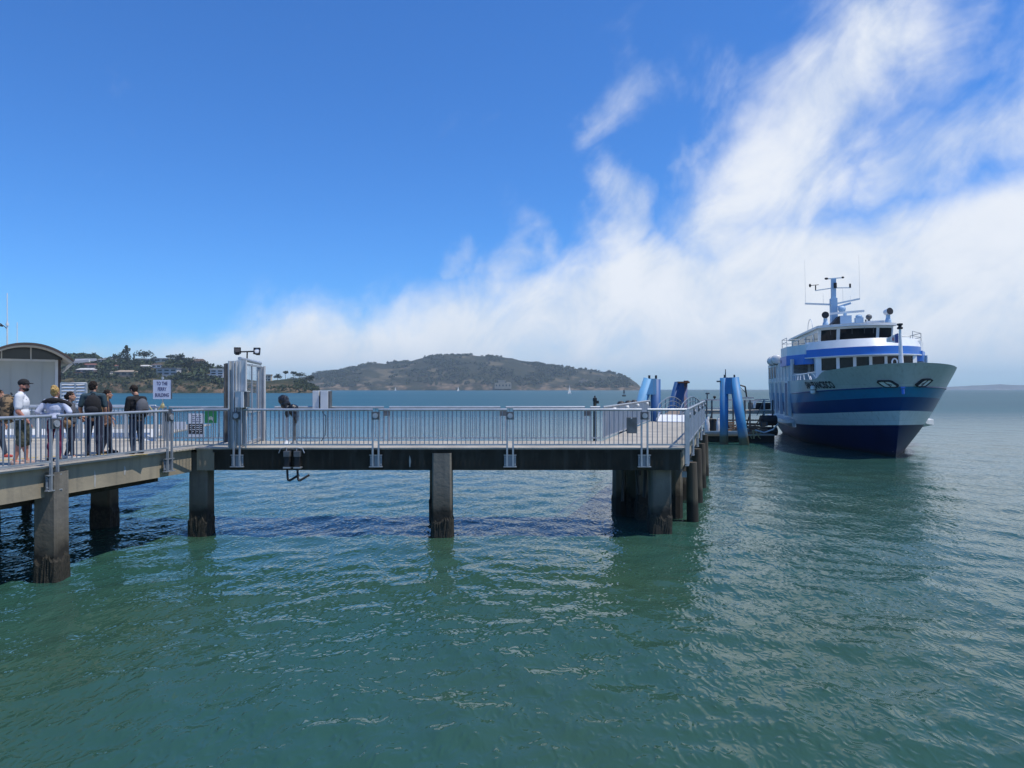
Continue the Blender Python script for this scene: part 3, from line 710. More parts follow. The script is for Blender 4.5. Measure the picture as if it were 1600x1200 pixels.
b = MB(); b.box(cR.x-.06, cR.x+.06, yF-.06, yF+.06, ZD-.45, ZD+1.12); b.build('corner_post', M['galv'], front)
# ramp railing: bends at the pier corner
aR = A+RN*.06+Vector((0,-.03,0)); rp = lambda k: aR+RD*k
kpix = {}
def ramp_at(px):
    best = min(((abs(CX+F*rp(k).x/rp(k).y-px), k) for k in np.linspace(0, 12, 600)))
    return best[1]
k1, k2 = ramp_at(265), ramp_at(85)
railing('steel railing slanting along the ramp in front of the waiting people', [(Vector((fx(357), yF, 0)), Vector((aR.x+.2, yF, 0))), (Vector((aR.x+.2, yF, 0)), rp(k1-.085)), (rp(k1+.085), rp(k2-.085)), (rp(k2+.085), rp(k2+3.9))],
        [(rp(k1), RD, RN), (rp(k2), RD, RN), (rp(k2+4.0), RD, RN)])
# walkway railings; sunlight on the bars is put into their paler steel
w0 = cR+U*.06; w1 = cR+U*15.1
nseg = 4; segs = [(w0+(w1-w0)*(i/nseg)+U*.03, w0+(w1-w0)*((i+1)/nseg)-U*.03) for i in range(nseg)]
railing('sunlit steel railing along the right side of the walkway to the ferry', segs, [(w0+(w1-w0)*(i/nseg)+U*(.4 if i == 0 else 0), U, -NL) for i in range(nseg)]+[(w1, U, -NL)], bars='galvlight')
yB = 23.15; cL = Vector((E_.x+.02, yB, 0)); l1 = cL+U*14.2
railing('steel railing along the left side of the walkway, with small lamps under its top rail', [(cL+(l1-cL)*(i/3)+U*.03, cL+(l1-cL)*((i+1)/3)-U*.03) for i in range(3)], [(l1, U, NL)], plate=False, bars='galvlight')
pb = [fx(p, yB) for p in (430, 604, 786, 918)]
segs = []; xs = [fx(425, yB)]+pb[1:]+[cL.x]
for a_, b_ in zip(xs[:-1], xs[1:]): segs.append((Vector((a_+.09,yB,0)), Vector((b_-.09,yB,0))))
railing('steel railing along the back of the pier, right of the gate', segs, [(Vector((x, yB, 0)), X1, Vector((0,1,0))) for x in pb[1:]], plate=False)
segs = []; xs = [LX, fx(120, yB), fx(262, yB), fx(352, yB)]
for a_, b_ in zip(xs[:-1], xs[1:]): segs.append((Vector((a_+.05,yB,0)), Vector((b_-.05,yB,0))))
railing('steel railing behind the waiting people, carrying the notices', segs, [(Vector((x, yB, 0)), X1, Vector((0,1,0))) for x in xs[1:3]], plate=False)
# lamps under the walkway rail
M['lamp'] = mat('lamp_white', (.75,.74,.70), None, 3, .4)
for i, k in enumerate((1.4, 4.6, 7.9, 11.6)):
    c = cL+U*k-NL*.07; z = ZD+1.0; o = thing('railing_lamp', (c.x, c.y, z), ('nearest', 'second nearest', 'third nearest', 'farthest')[i]+' small white lamp under the left rail of the walkway', 'lamp', 0, 'small lamps on the walkway railing')
    q = c-NL*.05
    b = MB(); b.tube((c.x+NL.x*.05, c.y+NL.y*.05, z), (q.x, q.y, z+.02), .018, n=6); b.build('arm', M['galv'], o)
    b = MB(); b.lathe([(.0,.06),(.05,.055),(.085,-.03),(.06,-.06),(0,-.062)], (q.x-NL.x*.05, q.y-NL.y*.05, z)); b.build('lamp_shade', M['lamp'], o, smooth=True)

# ------------------------------------------------------------------ steel gate across the pier
gx = -8.0
gate = thing('pier_gate', (gx, 20.4, ZD), 'tall galvanized steel gate standing across the pier, with wing panels at both ends', 'gate')
zt = ZD+2.5
def plate(b, x0, x1, y0, y1, z0, z1): b.box(x0, x1, y0, y1, z0, z1)
b = MB(); y = 20.42; x0 = fx(357.5, y); x1 = fx(367, y)
b.box(x0, x0+.035, y-.06, y+.16, ZD, zt); b.box(x0+.035, x1, y+.04, y+.075, ZD, zt); b.box(x1-.03, x1, y-.06, y+.04, ZD, zt); b.build('post', M['galvlight'], gate)
b = MB(); x0 = fx(368.5, y); x1 = fx(385, y); b.box(x0, x1, y+.02, y+.05, ZD+.06, zt+.02); b.box(x0, x0+.03, y-.05, y+.02, ZD, zt); b.box(x0+.10, x0+.12, y-.01, y+.02, ZD+.06, zt); b.box(x1-.03, x1, y-.04, y+.02, ZD, zt+.02); b.build('wing_panel', M['galvlight'], gate)
y = 23.2; b = MB(); x0 = fx(402.5, y); x1 = fx(414, y); b.box(x0, x0+.05, y-.08, y+.08, ZD, ZD+2.46); b.box(x0+.05, x1-.03, y+.0, y+.03, ZD, ZD+2.42); b.box(x1-.03, x1, y-.06, y+.08, ZD, ZD+2.44)
b.box(x0+.115, x0+.125, y-.02, y, ZD+.1, ZD+2.4); b.build('wing_panel', M['galvlight'], gate)
y = 22.7; x0 = fx(352, y); x1 = fx(358, y); b = MB(); b.box(x0, x1, y, y+.05, ZD, zt+.02); b.box(x0, x0+.03, y-.12, y, ZD, zt); b.build('post', M['galvdark'], gate)
b = MB(); b.tube((gx+.14, 20.5, zt+.07), (gx-.22, 23.2, zt+.03), .055, n=10); b.build('top_beam', M['galv'], gate)
leaf = MB(); p0 = Vector((gx+.16, 20.62, 0)); p1 = Vector((gx-.16, 23.05, 0)); dl = (p1-p0); rzl = math.atan2(dl.y, dl.x)
for t in (0, .5, 1): c = p0+dl*t; leaf.cbox((c.x, c.y, ZD+1.27), (.06,.05,2.38), rzl)
for z in (.10, 1.0, 2.42): leaf.beam((p0.x,p0.y,ZD+z), (p1.x,p1.y,ZD+z), .05, .06)
lf = leaf.build('gate_leaf', M['galv'], gate)
b = MB()
for i in range(1, 13): c = p0+dl*(i/13); b.cbox((c.x, c.y, ZD+1.26), (.008,.008,2.3), rzl)
for i in range(1, 9): z = ZD+.1+2.3*i/9; b.beam((p0.x,p0.y,z), (p1.x,p1.y,z), .006, .006)
b.build('mesh_infill', M['galv'], lf)
b = MB(); b.cbox((p0.x+.0, p0.y+.3, ZD+1.0), (.24,.05,.25), rzl); b.build('lock_box', M['galvdark'], lf)
# electrical box on the gate
yb = 20.16; o = thing('electrical_box', (fx(376, yb), yb, ZD+1.1), 'grey electrical box on the front post of the steel gate', 'electrical box')
b = MB(); b.box(fx(367,yb), fx(376,yb), yb, yb+.22, P(0,637,yb).z, P(0,612,yb).z); b.build('cabinet', M['galvlight'], o, bevel=.008)
b = MB(); b.box(fx(376.6,yb), fx(381,yb), yb-.03, yb+.22, P(0,637,yb).z, P(0,612.5,yb).z); b.build('door', M['whitebox'], o, bevel=.006)
b = MB(); b.box(fx(381.6,yb), fx(386,yb), yb+.01, yb+.22, P(0,636,yb).z, P(0,612.5,yb).z); b.build('side_panel', M['galvdark'], o, bevel=.006)
b = MB(); b.box(fx(366,yb), fx(386,yb), yb-.02, yb+.26, P(0,611.9,yb).z, P(0,611,yb).z); b.build('rain_cover', M['galvlight'], o)
b = MB(); b.tube((fx(374,yb), yb+.15, ZD+.1), (fx(374,yb), yb+.15, P(0,637,yb).z), .025, n=8); b.build('conduit', M['galv'], o)
# flood lights
yl = 21.4; pz = lambda px, py: P(px, py, yl)
o = thing('floodlight_pole', pz(386, 561), 'pair of floodlights on a black T-shaped pole above the steel gate', 'floodlight')
b = MB(); b.tube(pz(386,563), pz(386.3,549), .022, n=8); b.tube(pz(374,549.8), pz(398,549), .022, n=8); b.build('pole', M['black'], o)
def flood(c, yaw, pitch, lit):
    Mx = Matrix.Rotation(yaw,3,'Z') @ Matrix.Rotation(pitch,3,'X'); c = Vector(c); h = .088
    b = MB(); fr = [(-h,-.05,-h),(h,-.05,-h),(h,-.05,h),(-h,-.05,h)]; bk = [(-.05,.17,-.05),(.05,.17,-.05),(.05,.17,.05),(-.05,.17,.05)]
    b.hexa([c+Mx@Vector(v) for v in fr], [c+Mx@Vector(v) for v in bk])
    for sx in (-1,1): b.cbox(c+Mx@Vector((sx*.088,-.06,0)), (.022,.05,.19), yaw, pitch)
    for sz in (-1,1): b.cbox(c+Mx@Vector((0,-.06,sz*.088)), (.19,.05,.022), yaw, pitch)
    k = b.build('floodlight', M['black'], o)
    r = MB(); r.ell(c+Mx@Vector((0,-.055,0)), (.078,.012,.078), 16, 8, Mx); r.build('reflector', M['white'], k, smooth=True)
flood(pz(402,549.5), R(8), R(-18), True); flood(pz(371,549), R(200), R(-25), False)

# ------------------------------------------------------------------ things on the railing and deck
def boxthing(name, label, cat, x0, x1, y0, y1, z0, z1, material, part='cabinet', bevel=.01):
    o = thing(name, ((x0+x1)/2, (y0+y1)/2, z0), label, cat); b = MB(); b.box(x0, x1, y0, y1, z0, z1); b.build(part, material, o, bevel=bevel); return o
yc = 23.02; zc0, zc1 = P(0,640,yc).z, P(0,610.5,yc).z
o = boxthing('equipment_cabinet', 'white equipment cabinet with two doors mounted on the back rail right of the bagged machines', 'cabinet', fx(490,yc), fx(500,yc), yc-.14, yc+.12, zc0, zc1, M['whitebox'])
b = MB(); b.box(fx(500.5,yc), fx(503,yc), yc-.06, yc+.1, zc0, zc1-.01); b.build('hinge_gap', M['black'], o)
b = MB(); b.box(fx(503,yc), fx(515,yc), yc-.2, yc+.12, zc0-.02, zc1); b.build('door', M['whitebox'], o, bevel=.008)
b = MB(); b.box(fx(515.1,yc), fx(517.5,yc), yc-.18, yc+.12, zc0-.01, zc1-.01); b.build('side_panel', M['galvdark'], o, bevel=.006)
b = MB(); b.path([(fx(504,yc),yc,zc0),(fx(504.5,yc),yc,zc0-.12),(fx(509,yc),yc,zc0-.2),(fx(509,yc),yc,ZD+.5),(fx(508,yc),yc,ZD+.2),(fx(502,yc),yc-.02,ZD)], .014); b.build('cable', M['black'], o)

def remesh(mb, name, material, parent, vox=.012, smooth_it=4):
    me = bpy.data.meshes.new(name); me.from_pydata([Vector(v) for v in mb.v], [], mb.f); me.update()
    t = bpy.data.objects.new(name+'_tmp', me); COL.objects.link(t)
    r = t.modifiers.new('r', 'REMESH'); r.mode = 'VOXEL'; r.voxel_size = vox; r.use_smooth_shade = True
    if smooth_it: s = t.modifiers.new('s', 'SMOOTH'); s.iterations = smooth_it; s.factor = .5
    dg = bpy.context.evaluated_depsgraph_get(); me2 = bpy.data.meshes.new_from_object(t.evaluated_get(dg))
    bpy.data.objects.remove(t); me2.name = name
    o_ = ORG[parent.name]
    if o_.length: me2.transform(Matrix.Translation(-o_))
    me2.materials.clear()
    for m_ in (material if isinstance(material, (list, tuple)) else [material]): me2.materials.append(m_)
    me2.polygons.foreach_set('use_smooth', [True]*len(me2.polygons))
    o = bpy.data.objects.new(name, me2); COL.objects.link(o); o.parent = parent; ORG[o.name] = o_; return o
# two card readers wrapped in black bags
yv = 21.6; q = lambda px, py, dy=0: P(px, py, yv+dy)
def bagged(lab, pts, post_px, basepx, mt):
    o = thing('covered_card_reader', (q(post_px, 0).x, yv, ZD), lab, 'card reader', 0, 'bagged card readers')
    b = MB()
    for px, py, rx, rz in pts: b.ell(q(px, py), (rx, .14, rz), 12, 9)
    k = remesh(b, 'bag', M['bag'], o, .02, 2); k.modifiers.new('d', 'DISPLACE').strength = .05
    tx = bpy.data.textures.new('crumple', 'CLOUDS'); tx.noise_scale = .11; k.modifiers['d'].texture = tx; k.modifiers['d'].mid_level = .5
    b = MB(); b.tube((q(post_px,0).x, yv, ZD), (q(post_px,0).x, yv, q(0,pts[-1][1]).z), .05, n=10); b.build('post', mt, o)
    b = MB(); b.lathe([(.16,0),(.16,.03),(.08,.06),(.05,.14)], (q(post_px,0).x, yv, ZD)); b.build('base', M['whitebox'] if basepx else M['galvdark'], o, smooth=True)
bagged('taller black plastic bag pulled over a card reader, left of the pair', [(443,625,.17,.16),(446,631,.15,.15),(449,637,.10,.13),(449,644,.06,.2)], 448.5, True, M['galvlight'])
bagged('lower black plastic bag tied over a card reader, right of the pair', [(458,637,.16,.11),(459,643,.15,.15),(461,650,.09,.13),(463,655,.035,.13)], 460, False, M['galvdark'])
# grey panel on the rail
ypn = 20.27; o = boxthing('rail_panel', 'dark grey rounded panel fixed to the front balusters near the corner', 'panel', fx(979,ypn), fx(995,ypn), ypn-.012, ypn+.012, P(0,677,ypn).z, P(0,652,ypn).z, M['galvdark'], 'plate', .01)
b = MB(); b.tube((fx(986.5,ypn), ypn-.03, P(0,653.5,ypn).z), (fx(986.5,ypn), ypn-.01, P(0,653.5,ypn).z), .02, n=10); b.build('bolt', M['galvlight'], o)
# junction boxes and pipes on the beam
for i, (px0, px1, w) in enumerate(((442.5,452.5,'left'),(458.5,468.5,'right'))):
    yj = 20.22; o = thing('junction_box', (fx((px0+px1)/2,yj), yj, 1.9), 'grey junction box with black pipe tails on the dark beam, '+w+' one of the pair', 'junction box', 0, 'junction boxes under the bagged readers')
    b = MB(); b.box(fx(px0,yj), fx(px1,yj), yj, yj+.2, P(0,714,yj).z, P(0,705,yj).z); b.build('box', M['galvdark'], o, bevel=.008)
    b = MB(); b.box(fx(px0+1,yj), fx(px1-1,yj), yj+.03, yj+.2, P(0,730,yj).z, P(0,714,yj).z); b.build('hose_bundle', M['black'], o)
    b = MB(); s = -1 if i == 0 else 1
    b.path([P(px0+5, 704, yj+.1), P(px0+5, 699.5, yj+.1), P(px0+5+s*9, 700.5, yj+.1), P(px0+5+s*12, 708, yj+.1)], .016); b.build('cable_loop', M['galv'], o)
    b = MB(); b.path([P(px0+6, 728, yj+.1), P(px0+7, 748, yj+.1), P(px0+9, 751.5, yj+.1), P(px0+25, 742, yj+.2)], .035); b.build('pipe_tail', M['black'], o)
    b = MB(); b.box(fx(px0-.5,yj), fx(px1+1,yj), yj, yj+.22, P(0,732,yj).z, P(0,730,yj).z); b.build('bracket', M['galv'], o)

# ------------------------------------------------------------------ writing
def text_mb(txt, size, spacing=1.0, bold=0.0):
    cu = bpy.data.curves.new('lettering', 'FONT'); cu.body = txt; cu.size = size; cu.align_x = 'CENTER'; cu.align_y = 'CENTER'; cu.space_character = spacing; cu.offset = bold
    t = bpy.data.objects.new('lettering', cu); COL.objects.link(t); dg = bpy.context.evaluated_depsgraph_get(); dg.update()
    me = bpy.data.meshes.new_from_object(t.evaluated_get(dg)); vs = [v.co.copy() for v in me.vertices]; fs = [tuple(p.vertices) for p in me.polygons]
    bpy.data.objects.remove(t); bpy.data.meshes.remove(me); return vs, fs
def lettering(o, lines, cx, y, mat_, width_frac=None, sx=1.0, bold=0.004):
    b = MB()
    for txt, z, sz in lines:
        vs, fs = text_mb(txt, sz, 1.05, bold); b.add([(cx+v.x*sx, y, z+v.y) for v in vs], fs)
    return b.build('lettering', mat_, o)
ys = 23.0; x0, x1, z0, z1 = fx(239.5,ys), fx(267.5,ys), P(0,623.5,ys).z, P(0,593.5,ys).z
o = thing('ferry_sign', ((x0+x1)/2, ys, ZD), 'white sign reading TO THE FERRY BUILDING on a thin pole by the back rail', 'sign')
b = MB(); b.box(x0, x1, ys-.015, ys+.015, z0, z1); b.build('sign_panel', M['sign'], o)
b = MB(); b.box(x1, x1+.025, ys-.02, ys+.02, z0, z1); b.build('panel_edge', M['galvdark'], o)
hz = z1-z0; cx = (x0+x1)/2
lettering(o, [('TO THE', z0+hz*.80, .155), ('FERRY', z0+hz*.51, .155), ('BUILDING', z0+hz*.20, .155)], cx, ys-.019, M['signtext'], sx=.62, bold=.005)
b = MB(); b.tube((cx, ys+.03, ZD+.1), (cx, ys+.03, z1+.06), .022, n=8); b.tube((cx,ys+.03,z1+.03), (cx,ys+.03,z1+.1), .04, n=8); b.build('pole', M['galv'], o)
o = thing('rope', (cx-.3, ys-.06, ZD+1.0), 'pale yellow rope slung from the foot of the ferry sign to the rail', 'rope')
b = MB(); pts = []
for i in range(13):
    t = i/12; pts.append((fx(236,ys)+(fx(257,ys)-fx(236,ys))*t, ys-.08, P(0,640,ys).z+.02-.26*math.sin(math.pi*min(1,t*1.05))*(1-.35*t)+t*.12+.08))
b.path(pts, .018, 6); b.build('strand', M['chain'], o)
b = MB(); b.ell((fx(255.5,ys), ys-.06, P(0,634,ys).z), (.06,.05,.09)); b.build('knot', M['chain'], o)
def notice(px0, py0, px1, py1, label, base, rows, name='notice'):
    yn = 23.07; o = thing(name, (fx((px0+px1)/2,yn), yn, P(0,py1,yn).z), label, 'notice', 0, 'notices on the back rail')
    b = MB(); b.box(fx(px0,yn), fx(px1,yn), yn-.008, yn+.008, P(0,py1,yn).z, P(0,py0,yn).z); b.build('board', base, o)
    for nm, m_, bars in rows:
        b = MB()
        for (a0, b0, a1, b1) in bars: b.box(fx(a0,yn), fx(a1,yn), yn-(.016 if nm == 'white_print' else .012), yn-.006, P(0,b1,yn).z, P(0,b0,yn).z)
        b.build(nm, m_, o)
notice(272, 659, 290.5, 671, 'small plain white notice on the back rail', M['paper'], [])
bars = lambda x0, x1, ys_, h, g: [(x0+i*2.1, y, x0+i*2.1+1.5, y+h) for y in ys_ for i in range(int((x1-x0)/2.1)) if random.random() > .15]
notice(294, 646, 319, 682.5, 'tall white notice with a black lower block on the back rail', M['paper'],
       [('print', M['signtext'], bars(300, 316, (648.5, 651.5, 655, 658), 1.2, 0)), ('dark_block', M['black'], [(295, 662, 317.5, 678)]), ('white_print', M['paper'], [(a, b-.0, c, d) for a, b, c, d in bars(297, 316, (664, 667.2, 670.4, 673.6), 1.3, 0)])])
notice(320, 640, 338.5, 661, 'green notice hung over the back rail beside the gate', M['green'], [('print', M['paper'], [(325.5,652,326.5,657),(327.5,651,328.3,656),(329.5,650.5,330.5,656),(331.5,652,332.4,657),(326,654,333,654.6)])])
# ------------------------------------------------------------------ shelter and gangway beyond the people
M['shelwall'] = mat('shelter_wall', (.42,.44,.40), (.38,.40,.365), .8, .7)
M['shelroof'] = mat('shelter_roof', (.075,.055,.05), (.06,.045,.04), 2, .7)
M['shelsoff'] = mat('shelter_soffit', (.62,.63,.62), None, 1, .7)
AZS = math.atan2(-18.2, 27.0); DS = 32.6; RZS = -AZS+R(3)
o = thing('shelter', (DS*math.sin(AZS), DS*math.cos(AZS), ZD), 'small waiting shelter with grey walls and a dark arched roof, behind the people', 'shelter', RZS, None, local=True)
KX = F/27.0/math.cos(AZS)                                  # pixels per metre across the shelter's front
sx = lambda px: (px-52)/KX; sz = lambda py: (EYE-ZD)+(HY-py)/F*27.0
xw0, xw1 = sx(-32), sx(91); zw = sz(562.5); xc = sx(42)
b = MB(); b.box(xw0, xw1, 0, 4, -.1, zw); b.build('wall', M['shelwall'], o)
for i in range(1, 5): xs_ = xw0+(xw1-xw0)*i/5; b = MB(); b.box(xs_-.012, xs_+.012, -.012, -.001, 0, zw-.06); b.build('wall_batten', M['shelwall'], o)
b = MB(); b.box(xw1-.09, xw1+.012, -.03, -.002, -.1, zw+.02); b.box(xw0, xw1-.09, -.02, -.002, zw-.05, zw+.03); b.build('trim', M['shelsoff'], o)
b = MB(); b.box(xw1+.012, xw1+.11, .0, .2, -.1, zw+.05); b.build('corner_post', M['shelroof'], o)
half = sx(113)-xc; zt_ = sz(537.5); ze = sz(562.5); n = 22
arc = lambda x, k=0: ze+(zt_-ze)*(1-(abs(x-xc)/half)**2.15)-k
def archstrip(k0, k1, y0, y1, w=1.0):
    b = MB(); xs = [xc-half*w+2*half*w*i/n for i in range(n+1)]
    b.grid([[(x, y0, arc(x,k0)) for x in xs], [(x, y1, arc(x,k0)) for x in xs], [(x, y1, arc(x,k1)) for x in xs], [(x, y0, arc(x,k1)) for x in xs], [(x, y0, arc(x,k0)) for x in xs]]); return b
archstrip(0, .085, -1.0, 4.4).build('roof', M['shelroof'], o)
archstrip(.09, .13, -.9, 4.3, .985).build('soffit', M['shelsoff'], o)
b = MB(); xs = [xc-half*.80+1.6*half*i/n for i in range(n+1)]; b.grid([[(x, .03, zw+.01) for x in xs], [(x, .03, max(zw+.012, arc(x,.13))) for x in xs]]); b.build('gable_glass', PANE, o)
b = MB()
for px in (3.5, 48.5): b.box(sx(px)-.02, sx(px)+.02, -.0, .02, zw, arc(sx(px),.13))
b.build('mullion', M['shelsoff'], o)
b = MB(); xx = sx(13.5); b.tube((xx, 1, zt_-.3), (xx, 1, sz(500)), .026, n=6); b.tube((xx,1,sz(507.5)), (xx,1,sz(503.5)), .05, n=8); b.tube((xx,1,sz(500)), (xx,1,sz(456)), .016, n=6); b.tube((sx(30),1.5,zt_-.3), (sx(30),1.5,sz(500)), .013, n=6)
b.build('antenna', M['white'], o)
b = MB(); b.path([(xx,1,sz(513)), (sx(9.5),1,sz(509)), (sx(6.5),1,sz(507))], .016); b.tube((sx(2.5),.9,sz(505)), (sx(6.3),1,sz(508.5)), .025, .04, 8); b.ell((sx(4.8),1,sz(508)), (.07,.05,.035)); b.build('wind_vane', M['galvdark'], o)
# white canopy boom over the gangway
d2 = 29.0; q = lambda px, py, dd=0: P(px, py, d2+dd)
o = thing('gangway_canopy', q(120, 570), 'long white canopy with a slanting strut sticking out beside the shelter', 'canopy')
b = MB(); b.hexa([q(117,566.0), q(151,563.8), q(151,563.8,2.5), q(117,566.0,2.5)], [q(117,560.6), q(151,560.0), q(151,560,2.5), q(117,560.6,2.5)]); b.build('roof', M['white'], o)
b = MB(); b.beam(q(92,567.5), q(140,563.8), .10, .10); b.build('beam', M['whitebox'], o)
b = MB(); b.beam(q(96.5,581.5), q(112,568), .09, .09); b.build('strut', M['whitebox'], o)
# white kick panels and lattice rack
dk = 24.3; o = thing('gangway', (P(140,0,dk).x, dk, 1.8), 'white sided gangway behind the people, beyond the back rail', 'gangway')
b = MB(); x0, x1, z0, z1 = P(-20,0,dk).x, P(243,0,dk).x, P(0,690,dk).z, P(0,671,dk).z; b.hexa([(x0,dk,z0),(x1,dk,z0),(x1,dk+.04,z0),(x0,dk+.04,z0)], [(x0,dk+.30,z1),(x1,dk+.30,z1),(x1,dk+.34,z1),(x0,dk+.34,z1)]); b.build('kick_panel', M['white'], o)
b = MB(); b.box(P(-20,0,dk).x, P(243,0,dk).x, dk+.06, dk+1.3, P(0,692,dk).z, P(0,690,dk).z+.02); b.build('walking_surface', M['deck'], o)
b = MB(); b.beam(P(-20,634.5,dk), P(243,634.5,dk), .06, .09); b.beam(P(-20,641,dk), P(243,641,dk), .04, .04)
for px in range(-10, 244, 23): b.beam(P(px,692,dk), P(px,634,dk), .06, .06)
b.build('handrail', M['white'], o)
b = MB(); b.box(P(95,0,dk).x, P(243,0,dk).x, dk+.08, dk+.12, P(0,650,dk).z, P(0,643,dk).z); b.build('side_panel', M['galvlight'], o)
for px in (20,): b = MB(); b.tube((P(px,0,dk).x, dk+.7, -.6), (P(px,0,dk).x, dk+.7, P(0,692,dk).z), .16, n=10); b.build('support_pile', M['pile'], o)
dl = 25.2; o = thing('lattice_panel', (P(115,0,dl).x, dl, 2.4), 'white louvred lattice panel standing between the shelter and the man in teal', 'panel')
b = MB()
for i in range(10): y_ = 599+i*5.0; b.cbox((P(95.5,y_,dl)+P(135,y_+1.2,dl))/2, (.88,.02,.095), 0, R(-38))
b.build('slats', M['white'], o)
b = MB()
for px in (96, 118.5, 134.5): b.beam(P(px,692,dl), P(px,598.5,dl), .06, .07)
b.beam(P(95.5,598.3,dl), P(135,600,dl), .05, .05); b.build('frame', M['galv'], o)

# ------------------------------------------------------------------ blue steel pile frames
def dolphin(label, top, leg1, leg2, r1, r2, zt, capm, m1, m2, hat=True, plate_h=1.7):
    o = thing('pile_frame', ((leg1[0]+leg2[0])/2, (leg1[1]+leg2[1])/2, 0), label, 'mooring pile', 0, 'blue steel pile frames')
    t1, t2 = Vector((*top[0], zt)), Vector((*top[1], zt))
    b = MB(); b.tube((leg1[0], leg1[1], -1.5), t1, r1, n=20); k = b.build('vertical_pile', m1, o, smooth=False); k.data.polygons.foreach_set('use_smooth', [len(p.vertices) == 4 for p in k.data.polygons])
    b = MB(); b.tube((leg2[0], leg2[1], -1.5), t2, r2, n=20); k = b.build('leaning_pile', m2, o); k.data.polygons.foreach_set('use_smooth', [len(p.vertices) == 4 for p in k.data.polygons])
    b = MB(); dlt = (Vector((leg2[0],leg2[1],-1.5))-t2); dlt = dlt/(-dlt.z)
    c1 = t1+(Vector((leg1[0],leg1[1],-1.5))-t1)*(plate_h/(zt+1.5)); c2 = t2+(Vector((leg2[0],leg2[1],-1.5))-t2)*(plate_h/(zt+1.5))
    b.hexa([c1+Vector((0,-r1*.98,0)), c2+Vector((0,-r2*.98,0)), c2+Vector((0,r2*.98,0)), c1+Vector((0,r1*.98,0))], [t1+Vector((0,-r1*.98,.03)), t2+Vector((0,-r2*.98,.03)), t2+Vector((0,r2*.98,.03)), t1+Vector((0,r1*.98,.03))])
    b.build('head_plate', capm, o, fixn=True)
    if hat:
        for t in (t1, t2): b = MB(); b.tube(t+Vector((0,-.1,.02)), t+Vector((0,-.1,.24)), .07, n=8); b.build('lug', M['black'], o)
    return o
d = 55.0; X = lambda px, dd=d: (px-CX)/F*dd
o = dolphin('bright blue pile frame with one leg leaning right, standing in front of the ferry dock', [(X(1131.5), d), (X(1145.5), d-.2)], (X(1131), d), (X(1165.5, 54.4), 54.0), .32, .37, P(0,590.5,d).z, M['blue'], M['blue'], M['blue'], plate_h=1.25)
b = MB(); b.tube(P(1133.5,590,d), P(1133.5,577,d), .05, .03, 6); b.cbox(P(1124,596,d), (.35,.3,.12)); b.build('light_bracket', M['galvdark'], o)
d = 44.0
dolphin('light blue pile frame with one leg leaning left, behind the walkway railing', [(X(1024.5,d), d), (X(1014,d), d)], (X(1024.5,d), d), (X(1001,d)-1.6, d-.2), .30, .34, P(0,592.5,d).z, M['bluelight'], M['bluedark'], M['bluelight'], plate_h=.95)
d = 60.0
o = dolphin('dark navy pile frame with rusty cap, farther off behind the gangway', [(X(1068,d), d), (X(1060.5,d), d)], (X(1068,d), d), (X(1052,d)-1.2, d), .33, .36, P(0,598,d).z, M['bluedark'], mat('rust_streaked_pile', (.05,.10,.24), (.22,.12,.08), 1.1, .7), M['bluedark'], hat=False, plate_h=2.6)
b = MB(); b.cbox((X(1066.5,d), d-.1, P(0,597.4,d).z), (.95,.9,.13)); b.cbox((X(1071.5,d), d-.1, P(0,597.0,d).z), (.3,.5,.24)); b.build('rusty_cap', M['rust'], o)
# single pole with lantern and bird
d = 55.0; o = thing('channel_pile', (X(929.5), d, 0), 'slim dark pile with a lantern on top rising behind the back rail', 'mooring pile')
b = MB(); b.tube((X(929.5), d, -1), (X(929.5), d, P(0,625,d).z), .15, .13, 10); b.build('shaft', M['timber'], o)
b = MB(); b.lathe([(0,0),(.16,0),(.16,.25),(.06,.3),(.06,.42),(0,.45)], P(929.5,627,d)); b.cbox(P(932.5,628.3,d), (.3,.2,.22)); b.build('lantern', M['black'], o)
# dark mooring pile heads beyond the walkway
for i, (px, py) in enumerate(((970.5,629.5),(982,628.3),(991,627.2),(998.5,625.6))):
    d = 36+i*3.4; o = thing('mooring_pile', (X(px,d), d, 0), ('nearest', 'second', 'third', 'farthest')[i]+' of four dark round pile heads showing over the left walkway rail', 'mooring pile', 0, 'dark pile heads along the walkway')
    b = MB(); b.tube((X(px,d), d, -1), (X(px,d), d, P(0,py,d).z), .17, n=12); b.build('shaft', M['timber'], o)
    b = MB(); b.lathe([(.19,-.18),(.20,.0),(.12,.08),(0,.1)], P(px,py,d), 12); b.build('pile_head', M['black'], o)

# ------------------------------------------------------------------ arched gangway at the end of the walkway
g0 = Vector((8.35, 37.9, 0)); g1 = g0+Vector((.33,.944,0)).normalized()*13
gd = (g1-g0).normalized(); gn = Vector((-gd.y, gd.x, 0))
o = thing('arched_gangway', (g0.x, g0.y, 1.5), 'gangway with arched tubular handrails beyond the end of the walkway', 'gangway')
def arch(t): return 2.45+.45*math.sin(math.pi*min(1,max(0,t)))
b = MB(); n = 14
b.grid([[g0+gd*(13*i/n)+gn*s+Vector((0,0,arch(i/n)+.05+z)) for i in range(n+1)] for s, z in ((-.6,0),(.6,0),(.6,-.16),(-.6,-.16),(-.6,0))]); b.build('walking_surface', mat('gangway_planks', (.24,.19,.15), (.17,.14,.115), 2, .85), o)
for s in (-.62, .62):
    b = MB()
    for h in (.88, .62, .34): b.path([g0+gd*(13*i/n)+gn*s+Vector((0,0,arch(i/n)+h*(1 if 0 < i < n else .7))) for i in range(n+1)], .034 if h > .8 else .022, 6)
    for i in range(0, n+1, 2): p = g0+gd*(13*i/n)+gn*s; b.tube(p+Vector((0,0,arch(i/n))), p+Vector((0,0,arch(i/n)+.86)), .028, n=6)
    b.build('handrail', M['baluster'], o)
p0 = C+NL*.25; p1 = C+NL*2.3
